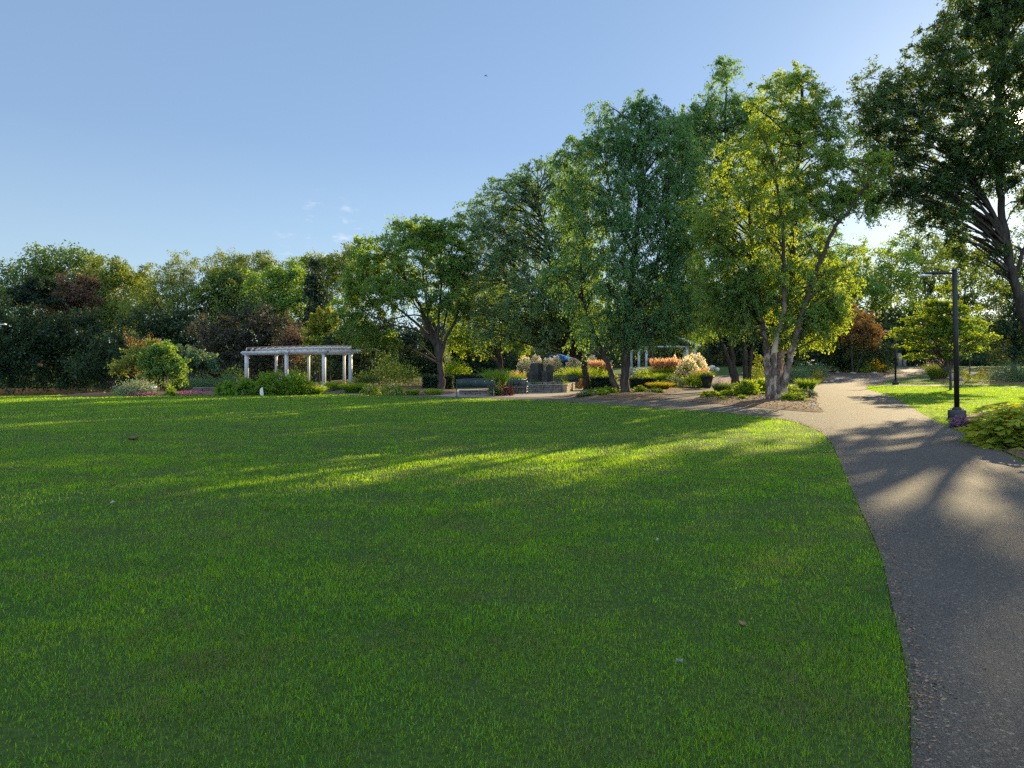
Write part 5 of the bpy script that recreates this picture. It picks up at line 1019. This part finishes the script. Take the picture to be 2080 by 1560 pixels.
# lamp posts
def lamp_post(label):
    T = thing('lamp_post', label, 'lamp post', (0, 0, 0), 0, 'black park lamp posts')
    b = MB(); b.lathe([(.0, 0), (.235, 0), (.235, .26), (.215, .29), (.0, .295)], sides=24); b.build('concrete_base', M_CONC, T)
    c = MB(); c.lathe([(.13, .29), (.13, .33), (.09, .36), (.085, .37)], sides=20)
    for a in range(4): c.lathe([(0, .31), (.018, .31), (.018, .345), (0, .35)], (.155*math.cos(a*1.571+.785), .155*math.sin(a*1.571+.785), -.015), 6)
    c.build('base_collar', M_BLACK, T, True)
    p = MB(); p.tube([(0, 0, .36), (0, 0, 2.4), (-.012, 0, 4.42)], [.070, .068, .066], 18); p.lathe([(.074, 4.40), (.074, 4.44), (.05, 4.47), (0, 4.475)], (-.012, 0, 0), 18); p.build('pole', M_BLACK, T, True)
    a = MB(); a.box((-.17, 0, 4.33), (.2, .07, .06), bev=.01); a.build('arm', M_BLACK, T)
    h = MB(); h.box((-.50, 0, 4.335), (.48, .26, .085), bev=.03); h.box((-.86, 0, 4.327), (.26, .22, .05), bev=.02)
    h.build('lamp_head', M_BLACK, T)
    l = MB(); l.box((-.90, 0, 4.275), (.30, .18, .06), bev=.02); l.box((-.5, 0, 4.287), (.3, .18, .014), bev=.004); l.build('lens', M_LENS, T)
    return T
lp = lamp_post('black lamp post standing nearest, beside the purple flowers at the path edge'); x, y = G(1944, 851); lp.location = (x, y, gz(x, y)-.02); lp.rotation_euler = (0, R(-.9), R(4))
l2 = copy_tree(lp); l2['label'] = 'black lamp post further off where the paths meet'; x, y = G(1819, 781.5); l2.location = (x, y, gz(x, y)-.02); l2.rotation_euler = (0, 0, R(20))
l3 = copy_tree(lp); l3['label'] = 'lamp post outside the west edge, only its pale lamp head reaching into view'; l3.location = (-30.85, 40.0, gz(-30.85, 40.)+.02); l3.rotation_euler = (0, 0, R(180))

# far buildings
def pavilion():
    Y = 100.; x = (1151-CX)/F*Y; g = gz(x, Y); T = thing('park_pavilion', 'open park pavilion with a bright blue ribbed metal roof', 'pavilion', (x, Y, g)); ev, rg = 2.34-g, 3.5-g
    def hip(hx, hy, z0, z1, rx, name, dx=0):
        V = np.array([(-hx, -hy, z0), (hx, -hy, z0), (hx, hy, z0), (-hx, hy, z0), (-rx, 0, z1), (rx, 0, z1)], float)+[dx, 0, 0]
        m = MB(); m.add(V, [(0, 1, 5, 4), (2, 3, 4, 5)], [(1, 2, 5), (3, 0, 4)]); m.add(V*[1, 1, 0]+[0, 0, z0-.16], [(0, 3, 2, 1)])
        m.add(np.concatenate([V[:4], V[:4]-[0, 0, .16]]), [(0, 4, 5, 1), (1, 5, 6, 2), (2, 6, 7, 3), (3, 7, 4, 0)])
        rf = m.build(name, M_BLUE, T); s = MB()
        for i in range(15):
            t = -1+2*(i+.5)/15; xb = t*hx; k = max(0, (abs(xb)-rx)/(hx-rx)); xt = np.clip(xb, -rx, rx); q = np.array([(xb+dx, -hy, z0+.02), (xb+dx, -hy*k-.001, z0+(z1-z0)*(1-k)+.02)])
            s.tube(q, .03, 4)
        s.build('seam', M_BLUE, rf)
    hip(2.3, 2.3, ev+.15, rg, .7, 'roof'); hip(3.9, 1.9, ev-.1, ev+.75, 2.2, 'lower_roof')
    for px in (-3.5, -1.9, 1.9, 3.5):
        for py in (-1.6, 1.6): m = MB(); m.box((px, py, (ev-.26)/2), (.16, .16, ev-.26)); m.build('post', M_BLACK, T)
    m = MB(); m.box((0, 1.5, .9), (5.6, .12, 1.8)); m.build('rear_wall', M_CONC, T)
pavilion()
def gazebo():
    Y = 74.; x = (1345-CX)/F*Y; g = gz(x, Y)+.5; T = thing('gazebo', 'white gabled garden shelter seen through the trunks', 'gazebo', (x, Y, g)); hx, hy = 3.1, 2.4
    d = MB(); d.box((0, 0, -.33), (7.0, 5.4, .70)); d.build('deck', M_PAVE, T)
    for px, py in ((-2.95, -2.2), (-2.15, -2.2), (2.15, -2.2), (2.95, -2.2), (-2.95, 2.2), (2.95, 2.2)):
        m = MB(); m.box((px, py, 1.19), (.24, .24, 2.38), bev=.02); m.box((px, py, .15), (.32, .32, .26), bev=.02); m.build('post', M_WHITE, T)
    e = 2.42; V = np.array([(-hx-.35, -hy-.3, e), (0, -hy-.3, e+1.35), (hx+.35, -hy-.3, e), (-hx-.35, hy+.3, e), (0, hy+.3, e+1.35), (hx+.35, hy+.3, e)])
    m = MB(); m.add(V+[0, 0, .16], [(0, 1, 4, 3), (1, 2, 5, 4)]); m.add(V, [(3, 4, 1, 0), (4, 5, 2, 1)]); m.build('roof', M_DARKROOF, T)
    f = MB()
    for a, b in ((0, 1), (1, 2)):
        p, q = V[a]+[0, -.03, .06], V[b]+[0, -.03, .06]; n_ = np.array([0, 0, .24]); f.add([p-n_/2, q-n_/2, q+n_/2, p+n_/2, p-n_/2-[0, .06, 0], q-n_/2-[0, .06, 0], q+n_/2-[0, .06, 0], p+n_/2-[0, .06, 0]], [(4, 5, 6, 7), (0, 3, 2, 1), (3, 7, 6, 2), (0, 1, 5, 4)])
    f.box((-hx-.33, 0, e+.04), (.06, 5.3, .2)); f.box((hx+.33, 0, e+.04), (.06, 5.3, .2)); f.build('fascia', M_WHITE, T)
    bm_ = MB(); bm_.box((0, -2.2, 2.45), (6.2, .16, .16)); bm_.box((0, -2.2, 2.95), (.16, .16, .84)); bm_.build('truss', M_WHITE, T)
    c = MB(); c.box((-1.75, -1.0, e+1.25), (.9, .9, .95)); cu = c.build('cupola', M_WHITE, T); r = MB(); r.box((-1.75, -1.0, e+1.93), (1.25, 1.25, .4), taper=.15); r.build('cupola_roof', M_WHITE, cu)
    rl = MB(); rl.tube([(-2.1, -2.35, .95), (-.2, -2.35, .95)], .03, 5); rl.tube([(-2.1, -2.35, .2), (-.2, -2.35, .2)], .025, 5)
    for i in range(14): rl.tube([(-2.05+i*.14, -2.35, .2), (-2.05+i*.14, -2.35, .95)], .012, 4)
    rl.build('railing', M_BLACK, T)
gazebo()
def chair(label, px, bot, rz, Y):
    x = (px-CX)/F*Y; T = thing('patio_chair', label, 'chair', (x, Y, gz(16.36, 74.)+.52), rz, 'black patio chairs')
    s = MB(); s.box((0, 0, .43), (.46, .46, .04), bev=.02); s.build('seat', M_BLACK, T)
    b = MB(); b.tube(spline([(-.21, .22, .44), (-.21, .28, .75), (-.12, .3, .92), (.12, .3, .92), (.21, .28, .75), (.21, .22, .44)], 5), .018, 6)
    for i in range(5): b.tube([(-.14+.07*i, .23, .45), (-.14+.07*i, .3, .9)], .009, 5)
    b.build('backrest', M_BLACK, T)
    for sx in (-1, 1):
        for sy in (-1, 1): l = MB(); l.tube([(sx*.2, sy*.2, .42), (sx*.24, sy*.24, 0)], .016, 6); l.build('leg', M_BLACK, T)
chair('black patio chair left of the front gazebo post', 1295, 0, R(70), 72.6); chair('black patio chair right of the front gazebo post', 1313, 0, R(-60), 72.4)
# urn beside the side path
def urn():
    x, y = G(1436, 790); T = thing('garden_urn', 'large dark tapered plant pot at the corner of the side path', 'plant pot', (x, y, gz(x, y)+.04))
    b = MB(); b.lathe([(0, 0), (.22, 0), (.24, .04), (.30, .30), (.38, .62), (.42, .74), (.46, .76), (.46, .82), (.41, .83), (.39, .78)], sides=28); b.build('bowl', M_URN, T, True)
    s = MB(); s.lathe([(.395, .76), (.2, .77), (0, .775)], sides=20); s.build('soil', M_MULCH, T)
    return x, y, gz(x, y)+.04
ux, uy, uz = urn()
def urnplant():
    rng = np.random.default_rng(9); T = thing('trailing_plant', 'bushy dark plant filling the large plant pot', 'garden plant', (ux, uy, uz+.78)); n = 900
    u = ball(n, rng); p = u*rng.random((n, 1))**.4*[.48, .48, .36]; p[:, 2] = np.abs(p[:, 2])-.06
    Leaves().add(p, u+rng.normal(size=(n, 3))*.5, .09*rng.uniform(.6, 1.2, n), .05, rng.normal(.4, .25, n), rng).build('foliage', LF['mid'], T)
urnplant()
# boulders
_ico = None
def boulder(label, px, bot, w, h, m=None, Y=None, name='boulder', cat='boulder', group=None, sink=.15):
    rng = np.random.default_rng(hash_(label)); x, y = ground_at(px, bot, Y); s = y/F; b = bmesh.new(); bmesh.ops.create_icosphere(b, subdivisions=3, radius=1)
    k = ball(7, rng); off = rng.uniform(.55, .95, 7)
    for v in b.verts:
        c = np.array(v.co); 
        for kk, oo in zip(k, off):
            e = c@kk-oo
            if e > 0: c = c-kk*e*.85
        c = c*(1+.05*math.sin(c[0]*5+c[1]*3)+.04*math.sin(c[2]*9+c[0]*4)); v.co = (c[0]*w/2*s, c[1]*w/2*s*.8, max(-.1, c[2]*h*.62*s+h*.5*s-sink*h*s))
    me = bpy.data.meshes.new(name); b.to_mesh(me); b.free()
    o = link(name, me, m or M_ROCK, None, False, label=label, category=cat, group=group); o.location = (x, y, gz(x, y)+.02); return o
boulder('pale upright stone in front of the leafy shrubs by the pergola', 532, 804.5, 9, 17, M_PALE, name='standing_stone', cat='stone')
for lab, px, bot, w, h in (
    ('grey boulder just left of the slender young tree trunk on the lawn', 1934, 775, 12, 14), ('grey boulder behind the nearer lamp post', 1952, 775, 13, 10), ('small pale boulder amid the yellow flowers of the east bed', 1974, 764, 10, 8), ('long flat boulder at the east end of the blue-green shrubs', 2066, 777, 16, 7),
    ('pale boulder on the slope right of the hydrangea pair', 1446, 752, 16, 10), ('second pale boulder on the slope beside the slim birches', 1458, 754, 9, 8), ('small flat stone edging the second bed', 1690, 777, 9, 5), ('rough stone at the tip of the second bed', 1676, 778.5, 11, 5), ('pale stone edging the second bed at its path side', 1700, 772, 8, 4),
    ('flat stone at the left edge of the bend bed', 1700, 758.5, 14, 4), ('flat stone under the sunlit yellow-green shrub', 1732, 760, 16, 4), ('flat stone at the right of the bend bed', 1775, 760, 14, 4), ('pale stone near the birch clump roots, left side', 1548, 813, 14, 7), ('pale flat stone right of the birch clump roots', 1630, 816, 16, 6), ('small pale stone on the island bed by the path corner', 1652, 826, 9, 6)):
    boulder(lab, px, bot, w, h, M_PALE if 'pale' in lab else M_ROCK, group='stones edging the garden beds')
def pillar(label, px, top, Y, w):
    x = (px-CX)/F*Y; g = gz(x, Y); h = EYE-(top-HY)/F*Y-g; T = thing('gate_pillar', label, 'pillar', (x, Y, g), 0, 'pillars at the far end of the path'); m = MB(); m.box((0, 0, h*.47), (w, w, h*.94), bev=.04); m.build('shaft', M_ROSE, T); k = MB(); k.box((0, 0, h*.97), (w*.8, w*.8, h*.06), taper=.5); k.build('cap', M_ROSE, T)
M_ROSE = stone('pillar_stone', (.26, .20, .18), (.34, .27, .25))
pillar('taller brownish-pink pillar beyond the far lamp post', 1826, 717, 96, .55); pillar('shorter brownish pillar next to the taller one at the path end', 1836, 728, 96.5, .45)

# west side: fence, sign, rod, person
def fence():
    T = None; Y = 98.; p0, p1 = np.array([-78., Y]), np.array([-50., Y+2]); d = (p1-p0)/np.linalg.norm(p1-p0); o = np.array([p0[0], p0[1], gz(*p0)])
    T = thing('board_fence', 'orange-brown wooden board fence below the lawn at the far west edge', 'fence', o); rz = math.atan2(d[1], d[0]); b = MB(); n = 150
    for i in range(n):
        q = p0+d*(i+.5)*28.07/n; b.box((q[0]-o[0], q[1]-o[1], gz(*q)-o[2]+.92), (.17, .025, 1.75+.02*math.sin(i*1.7)), rz)
    b.build('board_panel', M_FENCE, T)
    for i in range(12):
        q = p0+d*i*2.5; m = MB(); m.box((q[0]-o[0], q[1]-o[1]+.09, gz(*q)-o[2]+.95), (.12, .12, 1.9), rz); m.build('post', M_FENCE, T)
fence()
def sign():
    x, y = G(310, 803); T = thing('plant_sign', 'small pale tilted plant sign by the magenta flowers', 'sign', (x, y, gz(x, y)+.03)); m = MB(); V = np.array([(-.17, -.07, .25), (.17, -.07, .25), (.17, .07, .46), (-.17, .07, .46)]); m.add(np.concatenate([V, V-[0, -.02, .02]]), [(0, 1, 2, 3), (7, 6, 5, 4), (0, 4, 5, 1), (1, 5, 6, 2), (2, 6, 7, 3), (3, 7, 4, 0)]); m.build('plate', M_LENS, T); s = MB(); s.tube([(0, .02, 0), (0, .02, .34)], .018, 6); s.build('stake', M_BLACK, T)
sign()
for px, lab in ((334, 'thin dark stake right beside the young glossy-leaved tree'), (340, 'thin dark stake standing a little apart from the young glossy-leaved tree')):
    x, y = G(px, 803); m = MB(); m.tube([(0, 0, -.05), (.01, 0, 1.0)], .022, 6); o = m.build('tree_stake', M_BLACK, None, label=lab, category='stake', group='stakes of the young tree'); o.location = (x, y, gz(x, y))
def rod():
    Y = 60.; p, q = P(112, 806, Y), P(122, 801, Y); m = MB(); m.tube([p-p, (q-p)*1.0], .035, 8); m.box((0, 0, -.3), (.1, .1, .7)); o = m.build('white_rail', M_WHITE, None, label='thin white slanting rail poking up behind the lawn crest', category='rail'); o.location = p
rod()
def person():
    Y = 92.; x = (212-CX)/F*Y; g = gz(x, Y)
    T = thing('person', 'person in a pale pink top and dark shorts walking beyond the lawn crest', 'person', (x, Y, g), R(60))
    bm = bmesh.new(); J = {}
    pts = dict(pel=(0, 0, .95), che=(0, .02, 1.25), neck=(0, .03, 1.47), head=(0, .05, 1.60), crown=(0, .04, 1.72), shl=(-.19, .02, 1.40), shr=(.19, .02, 1.40), ell=(-.25, -.06, 1.13), elr=(.25, .10, 1.13), hal=(-.24, .08, .92), har=(.24, .26, .95), fil=(-.235, .13, .82), fir=(.235, .33, .87), hil=(-.1, 0, .90), hir=(.1, 0, .90), knl=(-.1, .16, .50), knr=(.1, -.02, .50), anl=(-.1, .10, .09), anr=(.1, -.28, .12), tol=(-.1, .26, .03), tor=(.1, -.16, .02))
    rad = dict(pel=.14, che=.15, neck=.06, head=.10, crown=.07, shl=.065, shr=.065, ell=.045, elr=.045, hal=.032, har=.032, fil=.026, fir=.026, hil=.09, hir=.09, knl=.06, knr=.06, anl=.04, anr=.04, tol=.035, tor=.035)
    names = list(pts); vs = {k: bm.verts.new(pts[k]) for k in names}
    for a, b in (('pel', 'che'), ('che', 'neck'), ('neck', 'head'), ('head', 'crown'), ('neck', 'shl'), ('neck', 'shr'), ('shl', 'ell'), ('ell', 'hal'), ('hal', 'fil'), ('shr', 'elr'), ('elr', 'har'), ('har', 'fir'), ('pel', 'hil'), ('pel', 'hir'), ('hil', 'knl'), ('hir', 'knr'), ('knl', 'anl'), ('knr', 'anr'), ('anl', 'tol'), ('anr', 'tor')): bm.edges.new((vs[a], vs[b]))
    me = bpy.data.meshes.new('tmp'); bm.to_mesh(me); bm.free(); ob = bpy.data.objects.new('tmp', me); COL.objects.link(ob)
    sk = ob.modifiers.new('s', 'SKIN'); ob.modifiers.new('u', 'SUBSURF').levels = 2
    for i, k in enumerate(names): d_ = me.skin_vertices[0].data[i]; d_.radius = (rad[k], rad[k]*.85); d_.use_root = (k == 'pel')
    dg = bpy.context.evaluated_depsgraph_get(); m2 = bpy.data.meshes.new_from_object(ob.evaluated_get(dg)); bpy.data.objects.remove(ob)
    link('body', m2, mat('skin', (.45, .27, .19), None, rough=.6), T, True)
    t = MB(); t.lathe([(.15, .90), (.165, 1.0), (.165, 1.2), (.185, 1.34), (.16, 1.44), (.075, 1.49)], (0, .02, 0), 14)
    for s in (-1, 1): t.tube([(s*.17, .02, 1.41), (s*.24, -.02*s, 1.22)], [.085, .07], 8)
    t.build('shirt', mat('pink_cloth', (.58, .40, .40), None, rough=.9), T, True)
    h = MB(); h.lathe([(.165, .80), (.17, .95), (.155, 1.0)], sides=14)
    h.tube([(-.1, 0, .9), (-.1, .09, .62)], [.11, .10], 8); h.tube([(.1, 0, .9), (.1, -.01, .62)], [.11, .10], 8); h.build('shorts', mat('dark_cloth', (.03, .03, .04), None, rough=.9), T, True)
    k = MB(); k.lathe([(.112, 1.60), (.118, 1.67), (.09, 1.74), (0, 1.765)], (0, .025, 0), 12); k.build('hair', mat('hair', (.05, .03, .02), None, rough=.7), T, True)
person()
def plane():
    Y = 1700.; o = P(987, 154, Y); T = thing('airplane', 'tiny airplane crossing the clear sky', 'airplane', o, R(25)); T.rotation_euler = (0, R(12), R(25))
    f = MB(); f.tube([(-4, 0, 0), (-3, 0, .1), (0, 0, .2), (2.5, 0, .1), (4.5, 0, .3)], [.25, .6, .7, .55, .15], 8); f.build('fuselage', M_CONC, T, True)
    w_ = MB(); w_.box((-.8, 0, .6), (1.5, 11, .16)); w_.build('wing', M_CONC, T); t = MB(); t.box((4.0, 0, .4), (.9, 3.6, .1)); t.box((4.1, 0, 1.0), (.9, .1, 1.3)); t.build('tail', M_CONC, T)
plane()
# scraps lying on the lawn
def scrap(label, name, cat, px, py, L, m, curl=.3, group=None):
    rng = np.random.default_rng(hash_(label)); x, y = G(px, py); b = MB(); t = np.linspace(-1, 1, 7); w_ = .5*(1-t*t)**.7; a = rng.uniform(0, 6.3)
    top = np.stack([t*L/2, w_*L*.45, .02+curl*L*np.abs(t)**2*.4], 1); bot = np.stack([t*L/2, -w_*L*.45, .03+curl*L*np.abs(t)*.35], 1); md = np.stack([t*L/2, t*0, .008+curl*L*t*t*.3], 1)
    V = np.concatenate([top, md, bot]); V2 = V-[0, 0, .004]; i = np.arange(6); q = np.concatenate([np.stack([i+1, i, i+7, i+8], 1), np.stack([i+8, i+7, i+14, i+15], 1)])
    b.add(V, q); b.add(V2, q[:, ::-1]); o = b.build(name, m, None, label=label, category=cat, group=group); o.location = (x, y, gz(x, y)+.035); o.rotation_euler = (0, 0, a); return o
M_DRY, M_PALELEAF = mat('dry_leaf', (.16, .11, .06), (.22, .16, .09), 20, .9), mat('pale_leaf', (.24, .27, .23), (.32, .34, .29), 20, .8)
scrap('pale grey-green leaf on the shaded west lawn', 'fallen_leaf', 'leaf', 228, 1033, .10, M_PALELEAF)
scrap('small pale leaf on the lawn below the lit band', 'fallen_leaf', 'leaf', 1335, 1112, .05, M_PALELEAF)
scrap('small pale leaf in the near lawn toward the path', 'fallen_leaf', 'leaf', 1380, 1368, .035, M_PALELEAF)
scrap('brown curled leaf in the near lawn beside the path', 'fallen_leaf', 'leaf', 1508, 1290, .05, M_DRY)
def clod():
    boulder('brown clump of thatch lying on the far west lawn', 270, 894, 24, 7, mat('thatch', (.07, .05, .03), (.13, .10, .06), 20, .95, .1, bump=.8), name='thatch_clump', cat='thatch')
clod()
# mulch chips, fallen bits and small stones on the beds
def chips():
    rng = np.random.default_rng(21); PP = []
    for k, n in (('island', 9000), ('middle', 4500), ('west', 2500), ('second', 1500), ('bend', 1200), ('lamp', 2500)):
        b = BP[k]; lo, hi = b.min(0), b.max(0); x = rng.uniform(lo[0], hi[0], n*2); y = rng.uniform(lo[1], hi[1], n*2); ok = inpoly(b, x, y); x, y = x[ok][:n], y[ok][:n]
        z = H(x, y)+.022+(.16 if k == 'second' else .09)*S(edgedist(b, x, y)/.9)+.012; PP.append(np.stack([x, y, z], 1))
    p = np.concatenate(PP); n = len(p); d = rng.normal(size=(n, 3))*[1, 1, .25]
    Leaves().add(p, d, rng.uniform(.04, .12, n), rng.uniform(.02, .05, n), np.where(rng.random(n) < .05, 1.0, rng.uniform(0, .6, n)), rng, fold=.05, side=np.tile([0, 0, 1.], (n, 1))+rng.normal(size=(n, 3))*.4).build('mulch_chips', LEAF_CHIP, None, kind='stuff', label='brown bark chips covering the garden beds', category='mulch')
LEAF_CHIP = leafmat('bark_chip', (.050, .030, .018), (.26, .19, .13), (.02, .01, .01), .05, .02)
chips()

def litter():
    rng = np.random.default_rng(31); e = near_edge; seg = rng.integers(4, len(e)-30, 2600); t = rng.random(2600)[:, None]; p = e[seg]*(1-t)+e[seg+1]*t
    r2 = right_edge; seg = rng.integers(0, len(r2)-1, 900); t = rng.random(900)[:, None]; q = r2[seg]*(1-t)+r2[seg+1]*t
    d = np.concatenate([np.abs(rng.normal(0, .10, 2600)), -np.abs(rng.normal(0, .12, 900))]); p = np.concatenate([p, q])+np.stack([d, d*.3], 1)
    s_ = np.stack([rng.uniform(.5, 9, 260), rng.uniform(2, 26, 260)], 1); s_ = s_[inpoly(PATH, s_[:, 0], s_[:, 1])]; p = np.concatenate([p, s_]); n = len(p)
    z = H(p[:, 0], p[:, 1])+.014
    Leaves().add(np.stack([p[:, 0], p[:, 1], z], 1), rng.normal(size=(n, 3))*[1, 1, .15], rng.uniform(.008, .035, n), rng.uniform(.005, .016, n), rng.random(n), rng, fold=.1, side=np.tile([0, 0, 1.], (n, 1))+rng.normal(size=(n, 3))*.4).build('leaf_litter', LEAF_CHIP, None, kind='stuff', label='dry clippings and leaf bits scattered on the asphalt edges', category='litter')
litter()
